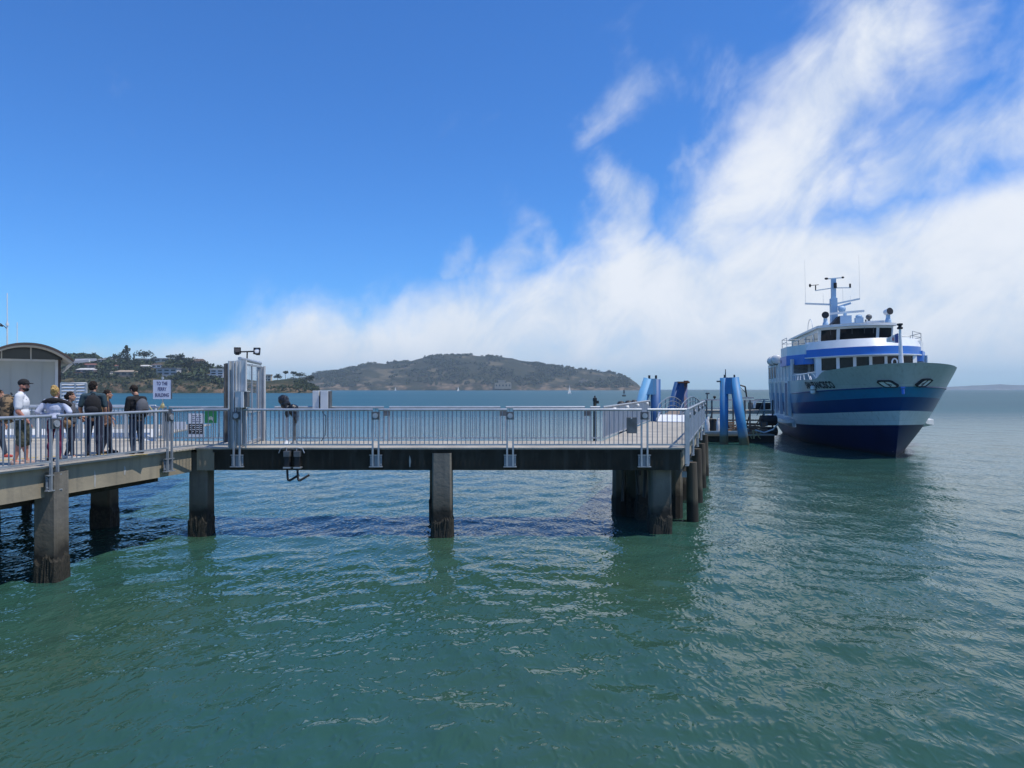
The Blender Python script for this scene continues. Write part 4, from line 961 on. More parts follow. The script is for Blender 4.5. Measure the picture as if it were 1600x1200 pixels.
o = thing('ramp_plate', (p0.x, p0.y, ZD), 'white threshold ramp plate at the far end of the walkway', 'ramp')
b = MB(); z = Vector((0,0,ZD+.01)); b.hexa([p0+z-U*.6, p1+z-U*.6, p1+z+U*1.2, p0+z+U*1.2], [p0+z-U*.6+Vector((0,0,.03)), p1+z-U*.6+Vector((0,0,.03)), p1+z+U*1.2+Vector((0,0,.32)), p0+z+U*1.2+Vector((0,0,.32))]); b.build('plate', M['white'], o)
b = MB(); a_ = p1+z+U*1.2+NL*.02; b.hexa([p1+z-U*.5+NL*.01, p1+z-U*.5+NL*.07, a_+NL*.06, a_], [p1+z-U*.5+NL*.01+Vector((0,0,.12)), p1+z-U*.5+NL*.07+Vector((0,0,.12)), a_+NL*.06+Vector((0,0,.45)), a_+Vector((0,0,.45))]); b.build('side_curb', M['galv'], o)

# ------------------------------------------------------------------ ferry float with its clutter
d0 = 57.0; fxp = lambda px, dd=d0: (px-CX)/F*dd; fz = lambda py, dd=d0: EYE+(HY-py)/F*dd
o = thing('ferry_float', (fxp(1150), d0, 0), 'low dark concrete float moored beside the ferry', 'float')
b = MB(); b.box(fxp(1093), fxp(1218)-.4, d0, d0+7, -.5, .52); b.build('hull', M['pile'], o)
b = MB(); b.box(fxp(1093)-.05, fxp(1218)-.4, d0-.08, d0+7, .52, .62); b.build('deck', M['deck'], o)
b = MB(); b.box(fxp(1099), fxp(1160), d0-.12, d0+.3, .5, .88); b.build('blue_rubbing_beam', M['blue'], o)
dg = 59.0; z1_ = fz(641, dg); o = thing('boarding_platform', (fxp(1150,dg), dg, .6), 'raised boarding platform with handrails on the float between the blue piles and the ferry', 'platform')
b = MB(); b.box(fxp(1099,dg), fxp(1206,dg), dg-.6, dg+1.6, z1_-.28, z1_); b.build('platform_beam', M['deck'], o)
b = MB()
for z in (fz(624.3,dg), fz(637.5,dg)): b.beam((fxp(1099,dg), dg-.6, z), (fxp(1146,dg), dg-.6, z), .07, .10)
b.beam((fxp(1150,dg), dg-.6, fz(621.5,dg)), (fxp(1174,dg), dg-.6, fz(621.5,dg)), .07, .14); b.beam((fxp(1176,dg), dg-.6, fz(624,dg)), (fxp(1197,dg), dg-.6, fz(624,dg)), .06, .07); b.beam((fxp(1160,dg), dg-.6, fz(626.5,dg)), (fxp(1204,dg), dg-.6, fz(627,dg)), .06, .07)
b.beam((fxp(1099,dg), dg+1.6, fz(626,dg)), (fxp(1200,dg), dg+1.6, fz(626,dg)), .06, .07)
b.build('handrail', M['galvlight'], o)
for px in (1101, 1109, 1142, 1160, 1168, 1190, 1203):
    b = MB(); b.beam((fxp(px,dg), dg-.6, .6), (fxp(px,dg), dg-.6, fz(625,dg)), .11, .11); b.build('post', M['galvdark'] if px not in (1190,) else M['galvlight'], o)
b = MB()
for px0, px1, h in ((1155,1163,.85),(1166,1174,.7)):
    for k in range(7): b.beam((fxp(px0,dg), dg-.5, z1_+.1+k*.11), (fxp(px1,dg), dg-.5, z1_+.14+k*.11*h), .03, .04)
b.build('stair_treads', M['galvlight'], o)
b = MB(); b.box(fxp(1168,dg), fxp(1203,dg), dg-.2, dg-.1, z1_+.06, z1_+.62); b.build('dark_screen', M['black'], o)
b = MB(); b.add([(fxp(1172,dg),dg-.66,z1_+.75),(fxp(1178,dg),dg-.66,z1_+.8),(fxp(1176,dg),dg-.66,z1_+.2),(fxp(1173,dg),dg-.66,z1_+.18)], [(0,1,2,3)]); b.beam((fxp(1177,dg),dg-.66,z1_+.78), (fxp(1174,dg),dg-.66,z1_+.2), .04, .08); b.build('white_canvas', M['white'], o)
for px0, px1 in ((1101,1109),(1142,1160),(1160,1168),(1168,1190)):
    b = MB(); b.beam((fxp(px0,dg), dg-.55, .7), (fxp(px1,dg), dg-.55, z1_-.3), .08, .08); b.build('rusty_brace', M['rust'], o)
for z in (1.1, 1.7): b = MB(); b.beam((fxp(1099,dg), dg-.5, z), (fxp(1205,dg), dg-.5, z), .09, .12); b.build('cross_timber', M['wood'], o)
# small davit
o = thing('davit', (fxp(1165,dg), dg, z1_), 'thin black davit with a stay above the boarding platform', 'davit')
b = MB(); b.path([P(1167,622,dg), P(1164.3,604,dg), P(1151,600.5,dg)], .06, 6); b.build('arm', M['black'], o)
b = MB(); b.tube(P(1153,601.5,dg), P(1165.5,614,dg), .022, n=5); b.build('stay', M['black'], o)
o = thing('mast_light', (fxp(1105,dg), dg, z1_), 'thin post with a crossbar lamp at the left end of the boarding platform', 'lamp post')
b = MB(); b.tube(P(1105,625,dg), P(1105,614.5,dg), .05, n=6); b.beam(P(1102.5,614.8,dg), P(1108.5,614.8,dg), .1, .12); b.build('post', M['galvdark'], o)
b = MB(); b.ell(P(1116.5,620.5,dg), (.12,.12,.12)); b.tube(P(1116.5,620.5,dg), P(1116.5,624.5,dg), .04, n=6); b.build('lamp', M['black'], o)
# clutter on the float
dc = 57.6
def drum(px0, px1, py0, py1, label, material, name='black_bin'):
    r = (px1-px0)/2/F*dc; c = Vector((fxp((px0+px1)/2,dc), dc+r, 0)); o = thing(name, (c.x,c.y,.62), label, 'bin'); zt = fz(py0,dc)
    b = MB(); b.lathe([(0,.62),(r*.86,.62),(r*.9,.8),(r,zt-.06),(r*1.04,zt-.06),(r*1.04,zt),(r*.93,zt),(r*.9,zt-.3),(0,zt-.3)], c); b.build('body', material, o)
    b = MB(); b.tube(c+Vector((-r*.9,0,zt+.01)), c+Vector((r*.9,0,zt+.01)), .03, n=6); b.build('handle', M['galvdark'], o)
drum(1110, 1120.5, 655, 669, 'black open bin between white sacks on the float', M['black'])
M['sack'] = mat('white_sack', (.74,.75,.76), (.6,.61,.63), 3, .8, bump=.03)
M['greenbag'] = mat('green_bag', (.25,.42,.22), (.15,.3,.13), 5, .7)
def sack(px0, px1, py0, py1, label, material, name='sack'):
    c = Vector((fxp((px0+px1)/2,dc), dc+.15, 0)); w = (px1-px0)/2/F*dc; zt = fz(py0,dc); o = thing(name, (c.x,c.y,.62), label, 'sack', 0, 'sacks and bags on the float'); b = MB()
    b.ell((c.x,c.y,.62+(zt-.62)*.42), (w,w*.8,(zt-.62)*.46)); b.ell((c.x+w*.2,c.y,.62+(zt-.62)*.75), (w*.6,w*.5,(zt-.62)*.25)); k = remesh(b, 'body', material, o, .04, 3)
    b = MB(); b.lathe([(w*.15,zt-.12),(w*.12,zt-.03),(w*.4,zt+.05)], (c.x+w*.2,c.y,0), 9); b.build('tied_neck', material, o)
sack(1101, 1110, 650, 671, 'tall white sack left of the black bin on the float', M['sack'])
sack(1119, 1126, 652, 671, 'tall white sack right of the black bin on the float', M['sack'])
sack(1101, 1107, 664, 671.5, 'small green bag at the foot of the white sack', M['greenbag'])
sack(1120, 1125, 667, 672, 'small pale green bag at the foot of the blue pile', M['greenbag'])
def lumber(px0, px1, py0, py1, label, n, dd=58.2):
    o = thing('lumber_stack', (fxp((px0+px1)/2,dd), dd, .62), label, 'lumber', 0, 'lumber stacks on the float'); z0, z1 = .62, fz(py0,dd)
    for i in range(n):
        z = z0+(z1-z0)*(i+.5)/n; b = MB()
        for k in range(3): b.cbox((fxp((px0+px1)/2,dd)+random.uniform(-.12,.12), dd+k*.3, z), ((px1-px0)/F*dd*random.uniform(.85,1.08), .24, (z1-z0)/n*.7), R(random.uniform(-5,5)))
        b.build('plank_layer', M['wood'], o)
lumber(1138, 1149, 659, 672, 'short stack of brown planks seen between the legs of the blue pile frame', 5)
lumber(1171, 1187, 661, 672, 'brown plank stack right of the leaning blue pile', 4)
lumber(1126, 1137, 664, 672, 'dark stack of timbers behind the upright leg of the blue pile frame', 3, 58.6)
lumber(1186, 1198, 666, 672, 'low stack of timbers next to the round black fenders', 3, 58.0)
for px, py0, sz_, m_, lab in ((1156,664,.62,'rust','rusty steel crate behind the leaning blue pile'),(1164,667,.5,'blue','small blue crate right of the rusty steel crate'),(1147,668,.42,'galvdark','small grey crate between the legs of the blue pile frame'),(1192,660,.45,'wood','wooden crate on the low timbers beside the round black fenders')):
    x_ = fxp(px,58.3); z_ = .62 if px != 1192 else fz(666,58.0); o = thing('crate', (x_, 58.3, z_), lab, 'crate', 0, 'crates on the float')
    b = MB(); b.box(x_-sz_/2, x_+sz_/2, 58.0, 58.0+sz_, z_, z_+sz_*.8); b.build('box', M[m_], o, bevel=.02)
    b = MB()
    for sx_ in (-1, 1): b.box(x_+sx_*sz_/2-.05, x_+sx_*sz_/2+.05, 57.96, 58.0, z_, z_+sz_*.8)
    b.box(x_-sz_/2+.05, x_+sz_/2-.05, 57.965, 57.995, z_+sz_*.7, z_+sz_*.8); b.build('edge_strip', M['galvdark'], o)
lumber(1167, 1179, 675, 677, 'pale loose planks at the front edge of the float', 1, 57.05)
for i, (px, py, r, lab) in enumerate(((1198,655,1.0,'upper black round fender between the float and the ferry'),(1199,672,.85,'lower black round fender between the float and the ferry'))):
    o = thing('fender', P(px,py,58.4), lab, 'fender', 0, 'black fenders beside the ferry'); b = MB(); c = P(px,py,58.4); b.tube(c+Vector((-.5,0,-.1)), c+Vector((.75,0,-.1)), r*.42, n=18); b.build('cylinder', M['black'], o)
    b = MB(); b.tube(c+Vector((-.85,-.1,.3)), c+Vector((-.3,-.2,1.6)), .03, n=6); b.build('chain', M['galvdark'], o)
o = thing('mooring_ropes', P(1182,676,56.9), 'tangle of pale mooring rope hanging off the float beside the lumber', 'rope'); b = MB()
for k in range(5):
    x = 1176+k*3; b.path([P(x,672,56.9)]+[P(x+random.uniform(-4,4), 675+j*3.5, 56.88) for j in range(4)], .03, 5)
b.build('strand', M['chain'], o)
b = MB(); b.path([P(1180,672,56.9), P(1194,676,56.8), P(1208,671,56.5), P(1216,662,56)], .06, 6); b.build('mooring_line', M['sack'], o)
# ------------------------------------------------------------------ ferry (local x = to the viewer's right, y = towards the stern, z = up from the water)
SHIP = thing('ferry', (24.3, 45.0, 0), 'white passenger ferry with blue bands and a tall mast, moored bow-on at the float', 'ferry', -R(13.4), None, local=True); SHIP.rotation_euler = (0, -R(1.2), -R(13.4))
M['hulltop'] = mat('hull_pale_grey', (.50,.53,.52), (.46,.49,.48), .6, .3, grime=((.30,.31,.29), .35))
M['hullwhite'] = mat('hull_white', (.68,.70,.70), (.62,.64,.64), .6, .32, grime=((.42,.42,.38), .35))
M['hullteal'] = mat('hull_teal', (.016,.19,.37), (.014,.165,.33), .6, .3, spec=.3, grime=((.03,.10,.16), .3))
M['hullnavy'] = mat('hull_navy', (.006,.050,.18), (.005,.043,.155), .6, .3, spec=.3)
M['hullbottom'] = mat('hull_bottom', (.004,.014,.065), (.004,.011,.05), .8, .45, spec=.25, gz=(.12,.5,.25,(.012,.016,.014)))
M['royal'] = mat('royal_blue_paint', (.012,.165,.60), (.011,.15,.54), .7, .3)
M['glass'] = mat('ship_glass', (.010,.013,.016), (.014,.017,.02), .5, .06, spec=.25)
M['mastblue'] = mat('mast_pale_blue', (.40,.56,.72), (.36,.51,.67), 1, .45)
def lerp(x, xs, ys): return float(np.interp(x, xs, ys))
def astem(z): return lerp(z, [-1,0,2,4.2,5.9], [.5,0,-.85,-1.75,-2.75])
ZP = [-1,0,2,4.2,5.8]; PHB = np.polyfit(ZP, [2.6,3.5,4.45,4.72,4.82], 3); PLE = np.polyfit(ZP, [17,15.5,12.5,9.3,7.6], 2); PQ = np.polyfit([0,2,4.2,5.8], [1.0,.86,.66,.52], 2); PST = np.polyfit([-1,0,2,4.2,5.9], [.4,0,-.85,-1.75,-2.75], 3)
def astem(z): return float(np.polyval(PST, z))
def hullS(a, z):
    hb = float(np.polyval(PHB, z)); Le = float(np.polyval(PLE, z)); q_ = float(min(1.05, np.polyval(PQ, z)))
    t = min(1, max(0, (a-astem(z))/Le)); return hb*(1-(1-t)**2)**q_
def w_(a): return min(1, max(0, (10-a)/12.5))**1.4
def rim(a):
    if a < .8: return 5.84-.085*(a+2.7)
    if a < 2.4: t = (a-.8)/1.6; t = t*t*(3-2*t); return 5.5425-.5225*t
    return 5.02
LV = [lambda a: -1.0, lambda a: 1.60+.42*w_(a), lambda a: 2.42+.50*w_(a), lambda a: 3.28+.50*w_(a), lambda a: 4.02+.40*w_(a), rim]
NS = 64; SUB = [5,3,3,3,5]; SL = 24.5
ST = [-2.6+(SL+2.6)*(i/NS)**1.7 for i in range(NS+1)]
def hull_rows(side, off=0.0):
    rows = []; mis = []
    for k in range(5):
        for j in range(SUB[k]+(1 if k == 4 else 0)):
            r = []
            for i, a in enumerate(ST):
                z0, z1 = LV[k](a), LV[k+1](a); z = z0+(z1-z0)*j/SUB[k]
                aa = astem(z)+(i/NS)**1.7*(SL-astem(z)); s = max(0, hullS(aa, z)-off); r.append((side*s, aa+off*(1 if i == 0 else 0), z))
            rows.append(r); mis.append(k)
    return rows, mis[:-1]
hb = MB()
for s in (-1, 1):
    rows, mis = hull_rows(s); hb.grid(rows, mis=mis)
    rows2, _ = hull_rows(s, .10); inner = rows2[-5:]; n0 = len(hb.v)
    hb.grid([rows[-1], inner[-1]], mi=4); hb.grid(inner[::-1], mi=4)
# transom
rl, _ = hull_rows(-1); rr, _ = hull_rows(1); hb.grid([[r[-1] for r in rl], [r[-1] for r in rr]], mi=4)
hull = hb.build('hull', [M['hullbottom'], M['hullwhite'], M['hullnavy'], M['hullteal'], M['hulltop']], SHIP, smooth=True)
bm = bmesh.new(); bm.from_mesh(hull.data); bmesh.ops.remove_doubles(bm, verts=bm.verts, dist=.004); bmesh.ops.recalc_face_normals(bm, faces=bm.faces); bm.to_mesh(hull.data); bm.free()
hull.data.set_sharp_from_angle(angle=R(35))
def weather(m_):
    t = m_.node_tree; N, L = t.nodes, t.links; b_ = N['Principled BSDF']; src = b_.inputs['Base Color'].links[0].from_socket
    tc_ = N.new('ShaderNodeTexCoord'); sp = N.new('ShaderNodeSeparateXYZ'); L.new(tc_.outputs['Object'], sp.inputs[0]); cb = N.new('ShaderNodeCombineXYZ'); L.new(sp.outputs[1], cb.inputs[0]); L.new(sp.outputs[2], cb.inputs[1])
    br = N.new('ShaderNodeTexBrick'); br.inputs['Scale'].default_value = 1; br.inputs['Brick Width'].default_value = 2.2; br.inputs['Row Height'].default_value = 1.15; br.inputs['Mortar Size'].default_value = .012; br.inputs['Mortar Smooth'].default_value = .6
    br.inputs['Color1'].default_value = (1,1,1,1); br.inputs['Color2'].default_value = (.94,.94,.94,1); br.inputs['Mortar'].default_value = (.72,.72,.72,1); L.new(cb.outputs[0], br.inputs['Vector'])
    mu = N.new('ShaderNodeMix'); mu.data_type = 'RGBA'; mu.blend_type = 'MULTIPLY'; mu.inputs[0].default_value = 1; L.new(src, mu.inputs[6]); L.new(br.outputs[0], mu.inputs[7])
    mp_ = N.new('ShaderNodeMapping'); mp_.inputs['Scale'].default_value = (3.5,3.5,.28); L.new(tc_.outputs['Object'], mp_.inputs[0]); nn = N.new('ShaderNodeTexNoise'); nn.inputs['Scale'].default_value = 1.6; nn.inputs['Detail'].default_value = 7; L.new(mp_.outputs[0], nn.inputs['Vector'])
    mr = N.new('ShaderNodeMapRange'); mr.inputs[1].default_value = .60; mr.inputs[2].default_value = .74; mr.inputs[4].default_value = .38; L.new(nn.outputs[0], mr.inputs[0])
    ru = N.new('ShaderNodeMix'); ru.data_type = 'RGBA'; L.new(mr.outputs[0], ru.inputs[0]); L.new(mu.outputs[2], ru.inputs[6]); ru.inputs[7].default_value = (.17,.11,.07,1); L.new(ru.outputs[2], b_.inputs['Base Color'])
    bp = N.new('ShaderNodeBump'); bp.inputs['Distance'].default_value = .02; n6 = N.new('ShaderNodeTexNoise'); n6.inputs['Scale'].default_value = .9; L.new(tc_.outputs['Object'], n6.inputs['Vector']); L.new(n6.outputs[0], bp.inputs['Height']); L.new(bp.outputs[0], b_.inputs['Normal'])
for k in ('hulltop', 'hullwhite'): weather(M[k])
# foredeck and main deck
M['shipdeck'] = mat('ship_deck_paint', (.10,.13,.16), (.08,.105,.13), 2, .7)
fd = MB(); L_ = [(-max(.02, hullS(a, 4.55)-.06), a) for a in np.linspace(-1.7, SL-.2, 40)]; fd.prism(L_+[(-x, y) for x, y in reversed(L_)], 4.62, 4.72); fd.build('foredeck', M['shipdeck'], SHIP)
# rubbing strakes: a thin lip at the knuckle and the spray rail low on the bow
for s in (-1, 1):
    pts = []
    for a in np.linspace(-1.4, 9.5, 26): z = LV[4](a)+.0; pts.append(Vector((s*(hullS(a, z)+.02), a, z)))
    b = MB(); b.path(pts, .045, 6); b.build('rubbing_strip', M['hullnavy'], SHIP)
for s in (-1, 1):
    rr = []; b = MB()
    for a, w, h in (((8.4,.02,.02),(9.2,.5,.3),(10.4,1.15,.42),(12.5,1.3,.42),(SL,1.3,.42)) if s > 0 else ((10.6,.02,.02),(11.2,.2,.2),(12.4,.5,.3),(13.5,.6,.3),(SL,.6,.3))):
        x = hullS(a, 1.75)-.02; rr.append([(s*x,a,1.98),(s*(x+w),a,1.86),(s*(x+w),a,1.86-h),(s*x,a,1.36-h*.4),(s*x,a,1.98)])
    b.grid(rr); b.add([rr[0][0],rr[0][1],rr[0][2],rr[0][3]], [(0,1,2,3)]); b.build('sponson', M['hullwhite'], SHIP, fixn=True)
# anchor pockets and lamp on the bow
def pocket(px, py, w, h, side):
    best = None
    for a in np.linspace(-2.2, 6, 300):
        for z in np.linspace(4.5, 5.6, 40):
            v = SHIP_M @ Vector((side*hullS(a, z), a, z)); e = (CX+F*v.x/v.y-px)**2+(HY-(v.z-EYE)*F/v.y-py)**2
            if best is None or e < best[0]: best = (e, a, z)
    _, a, z = best; da, dz_ = .05, .05
    p = Vector((side*hullS(a, z), a, z)); ta = (Vector((side*hullS(a+da, z), a+da, z))-Vector((side*hullS(a-da, z), a-da, z))).normalized()
    tz = (Vector((side*hullS(a, z+dz_), a, z+dz_))-Vector((side*hullS(a, z-dz_), a, z-dz_))).normalized(); nn = ta.cross(tz).normalized()
    if nn.y > 0: nn = -nn
    def ring(k, off): return [p+ta*(w*k*math.copysign(abs(math.cos(t))**.38, math.cos(t)))+tz*(h*k*math.copysign(abs(math.sin(t))**.38, math.sin(t)))+nn*off for t in [2*math.pi*i/28 for i in range(28)]]
    b = MB(); r = [ring(1.0, -.05), ring(1.0, .17), ring(.84, .17), ring(.82, .10)]; b.grid([x+[x[0]] for x in r]); f = b.build('anchor_pocket', M['black'], SHIP, smooth=False)
    b = MB(); b.add(ring(.845, .125), [tuple(range(28))]); k = b.build('pocket_liner', M['white'], f)
    b = MB(); b.tube(p+nn*.14-tz*h*.8, p+nn*.14+tz*h*.8, .03, n=6); b.tube(p+nn*.14-ta*w*.4-tz*h*.3, p+nn*.14-ta*w*.1+tz*h*.1, .03, n=6); b.build('roller', M['galvdark'], f)
SHIP_M = Matrix.Translation((24.3,45,0)) @ Matrix.Rotation(-R(13.4), 4, 'Z') @ Matrix.Rotation(-R(1.2), 4, 'Y')
pocket(1387.5, 598.3, .43, .32, -1); pocket(1442.5, 597.2, .43, .32, 1)
b = MB(); b.tube((-.02, -1.9, 4.25), (-.02, -1.95, 3.95), .09, n=10); b.cbox((0,-1.78,4.36), (.25,.18,.12)); b.build('stem_fitting', M['royal'], SHIP)
# draught marks and name
b = MB()
for i in range(4): b.cbox((-.10, .06-.35*(i*.26), .35+i*.26), (.02,.10,.10), R(40))
b.build('draught_marks', M['white'], SHIP)
vs, fs = text_mb('SAN FRANCISCO', .42, 1.06, .014); xs = [v.x for v in vs]; b = MB()
a_c = 2.75
def nm(v):
    a = a_c-v.x*1.0; z = 4.60+v.y*1.5; return Vector((-(hullS(a, z)+.025), a-.01, z))
b.add([nm(v) for v in vs], fs); b.build('lettering', M['black'], SHIP)
# fender hanging at the name
b = MB(); f0 = Vector((-(hullS(3.3,4.3)+.17), 3.3, 4.30)); b.tube(f0+Vector((0,0,-.2)), f0+Vector((0,0,.2)), .17, n=12); b.ell(f0+Vector((0,0,.2)), (.17,.17,.1)); b.ell(f0+Vector((0,0,-.2)), (.17,.17,.1)); fo = b.build('hanging_fender', M['white'], SHIP)
b = MB(); b.tube(f0+Vector((0,0,.25)), f0+Vector((.0,.9,.95)), .03, n=6); b.build('line', M['white'], fo)
b = MB(); b.ell(f0, (.19,.19,.06)); b.build('band', M['black'], fo)

# --- main cabin
Z0, Z1 = 4.72, 6.68
def farc(s, a0=5.5, c=1.5, w=3.4): return a0+c*(s/w)**2
def wall_arc(b, z0, z1, s0, s1, off, arc, n=20, th=.06):
    for i in range(n):
        a, c = s0+(s1-s0)*i/n, s0+(s1-s0)*(i+1)/n
        b.hexa([(a, arc(a)-off, z0), (c, arc(c)-off, z0), (c, arc(c)-off+th, z0), (a, arc(a)-off+th, z0)], [(a, arc(a)-off, z1), (c, arc(c)-off, z1), (c, arc(c)-off+th, z1), (a, arc(a)-off+th, z1)])
b = MB(); wall_arc(b, Z0, 5.68, -3.4, 3.4, .0, farc); wall_arc(b, 6.58, Z1, -3.4, 3.4, .0, farc)
wins = [-3.15,-2.05,-1.02,0.0,1.02,2.05,3.15]
for s in wins: wall_arc(b, 5.68, 6.58, s-.10, s+.10, .005, farc, 2, .09)
for s in (-3.4, 3.25): wall_arc(b, 5.68, 6.58, s, s+.15, .0, farc, 1)
b.box(-3.4, -3.34, 7.0, 9.3, Z0, 5.55); b.box(-3.4, -3.34, 7.0, 7.55, 5.55, Z1); b.box(-3.4,-3.34,7.55,9.3,6.5,Z1); b.box(3.34, 3.4, 7.0, 9.3, Z0, Z1)
cab = b.build('cabin_front', M['white'], SHIP)
for i in range(6):
    b = MB(); wall_arc(b, 5.68, 6.58, wins[i]+.10, wins[i+1]-.10, -.05, farc, 4, .02); b.build('window', M['glass'], SHIP)
b = MB(); b.box(-3.39, -3.35, 7.55, 9.3, 5.55, 6.5); b.build('window', M['glass'], SHIP)
# side recess, transverse bulkhead and full-width cabin side
b = MB()
for s in (-1, 1):
    b.box(s*3.34, s*4.67, 9.3, 9.36, Z0, Z1); b.box(s*4.68, s*4.76, 9.2, SL-.1, 5.0, Z1)
b.build('cabin_side', M['hullwhite'], SHIP)
b = MB()
for k in range(7): b.cbox((-4.1, 9.27, 5.9+.10*k-.25), (1.0,.05,.06), 0, R(25))
b.build('louvre', M['galvdark'], SHIP)
for k in range(7):
    a = 10.4+k*1.9; b = MB(); b.box(-4.83, -4.76, a, a+.16, 5.05, 6.55); b.build('side_frame', M['white'], SHIP)
for k in range(7):
    a = 10.4+k*1.9; b = MB(); b.box(-4.775, -4.755, a+.25, a+1.75, 5.35, 6.4); b.build('window', M['galvlight'] if k < 4 else M['glass'], SHIP)
b = MB(); b.path([(-4.35,1.9,5.5),(-4.66,5,5.42),(-4.70,9.1,5.42)], .035, 6)
for a in np.linspace(2.4, 8.8, 7): b.beam((-hullS(a,5.0)+.05, a, 5.0), (-lerp(a,[1.9,5,9],[4.35,4.66,4.7]), a+.1, 5.42), .05, .04)
b.build('opening_rail', M['white'], SHIP)
# door and boarding frames lower on the side
b = MB(); b.box(-4.84, -4.6, 10.8, 11.1, 2.2, 4.9); b.box(-4.84, -4.6, 12.6, 12.9, 2.2, 4.9); b.box(-4.85,-4.62,10.8,12.9,4.85,5.0)
b.build('door_frame', M['whitebox'], SHIP)
for a in (15.5, 18.5, 21.5): b = MB(); b.box(-4.88, -4.62, a, a+.35, 2.2, 4.9); b.build('fender_post', M['whitebox'], SHIP)
b = MB(); b.box(-4.80, -4.62, 11.1, 12.6, 2.3, 4.85); b.build('side_door', M['hullnavy'], SHIP)
# --- upper deck band
def outline(off=0.0, top=False):
    n = 16; pts = []
    w = 3.9+off
    for i in range(n+1):
        s = -w+2*w*i/n; pts.append((s, 4.6-off+3.2*(s/3.9)**2))
    r = [(4.8+off, 10.6), (4.85+off, 13.6)]
    l = [(-4.85-off, 13.6), (-4.8-off, 10.6)]
    return pts+r+l
def band(b, z0, z1, o0, o1, mi=0):
    p0, p1 = outline(o0), outline(o1); n = len(p0); b.grid([[(x, y, z0) for x, y in p0+[p0[0]]], [(x, y, z1) for x, y in p1+[p1[0]]]], mi=mi)
b = MB(); b.prism(outline(.10), 6.64, 6.71); b.build('visor_lip', M['white'], SHIP)
b = MB(); n_ = 17; arcp = outline(0)[:n_]; L1 = outline(.03)
def half_band(b, pts, z0, z1, lean=0.0): b.grid([[(x, y, z0) for x, y in pts], [(x*(1-lean*.02), y+lean, z1) for x, y in pts]])
half_band(b, outline(.0)[:n_+1], 6.71, 7.27); blue_front = b.build('blue_band', M['royal'], SHIP, smooth=True)
b = MB(); half_band(b, outline(.0)[:n_+1], 7.27, 7.86, .42); b.grid([[(x*.99, y+.42, 7.86) for x, y in arcp], [(x*.95, y+.62, 7.86) for x, y in arcp], [(x*.95, y+.62, 7.1) for x, y in arcp]]); bw = b.build('bulwark', M['white'], SHIP, smooth=True); bmq = bmesh.new(); bmq.from_mesh(bw.data); bmesh.ops.remove_doubles(bmq, verts=bmq.verts, dist=.002); bmq.to_mesh(bw.data); bmq.free(); bw.data.set_sharp_from_angle(angle=R(40))
pts = outline(0)
for lo, hi, m_, nm_, ln in ((6.22, 6.98, 'royal', 'side_blue_band', .07), (6.98, 7.72, 'white', 'side_bulwark', 0)):
    for s in (-1, 1):
        b = MB(); pp = [(s*3.5, 7.72), (s*(3.98+ln), 7.98-ln), (s*(4.9+ln), 10.5-ln), (s*(4.95+ln), 13.6)]; b.grid([[(x, y, lo) for x, y in pp], [(x, y, hi) for x, y in pp]]); b.grid([[(x-s*.1, y, lo) for x, y in pp], [(x-s*.1, y, hi) for x, y in pp]]); b.grid([[(x, y, hi) for x, y in pp], [(x-s*.1, y, hi) for x, y in pp]]); b.grid([[(x, y, lo) for x, y in pp], [(x-s*.6, y+.1, lo) for x, y in pp]]); b.build(nm_, M[m_], SHIP, fixn=True)
b = MB(); b.prism(outline(-.05), 6.72, 6.80); b.build('upper_deck', M['shipdeck'], SHIP)
b = MB(); b.tube((-5.03, 13.1, 6.62), (-4.9, 13.1, 6.62), .14, n=10); b.build('side_light', M['black'], SHIP)
# --- wheelhouse
def warc(s): return 9.0+1.0*(s/2.6)**2
b = MB(); wall_arc(b, 6.8, 7.86, -2.6, 2.6, .0, warc, 12); b.box(-2.6,-2.54,10.0,SL-.5,6.8,7.95); b.box(2.54,2.6,10.0,SL-.5,6.8,7.95); b.box(-2.6,2.6,SL-.6,SL-.5,6.8,9.0)
b.box(-2.6,-2.54,10.0,SL-.5,8.78,9.02); b.box(2.54,2.6,10.0,SL-.5,8.78,9.02)
for a in (10.05, 12.2, 16.0, 20.0, 23.5): b.box(-2.61,-2.53,a,a+.32,7.95,8.78); b.box(2.53,2.61,a,a+.32,7.95,8.78)
b.build('wheelhouse_wall', M['white'], SHIP)
b = MB(); b.box(-2.58,-2.55,10.05,SL-.6,7.95,8.78); b.box(2.55,2.58,10.05,SL-.6,7.95,8.78); b.build('side_window', M['glass'], SHIP)
ws = [-2.6, -1.38, 1.38, 2.6]
def lean_pane(b, s0, s1, z0, z1, off, lean, n=6, th=.03):
    for i in range(n):
        a, c = s0+(s1-s0)*i/n, s0+(s1-s0)*(i+1)/n
        b.hexa([(a,warc(a)-off,z0),(c,warc(c)-off,z0),(c,warc(c)-off+th,z0),(a,warc(a)-off+th,z0)], [(a,warc(a)-off-lean,z1),(c,warc(c)-off-lean,z1),(c,warc(c)-off-lean+th,z1),(a,warc(a)-off-lean+th,z1)])
for i in range(3):
    b = MB(); lean_pane(b, ws[i]+.10, ws[i+1]-.10, 7.90, 8.86, -.04, .28); b.build('window', M['glass'], SHIP)
b = MB()
for s in ws: lean_pane(b, max(-2.62, s-.11), min(2.62, s+.11), 7.84, 8.9, .02, .29, 2, .10)
lean_pane(b, -2.6, 2.6, 8.86, 9.02, .30, .04, 12, .10); b.build('window_frame', M['white'], SHIP)
b = MB()
for s in (-.5, .35, 1.0, -1.9): b.beam((s, warc(s)-.42, 8.88), (s+.02, warc(s)-.28, 8.45), .03, .03)
b.build('wiper', M['galvdark'], SHIP)
rp_ = [(s, warc(s)-.75) for s in np.linspace(-2.85, 2.85, 13)]+[(2.85, SL), (-2.85, SL)]
b = MB(); b.prism([(x, y) for x, y in rp_], 9.02, 9.14); b.build('roof', M['white'], SHIP)
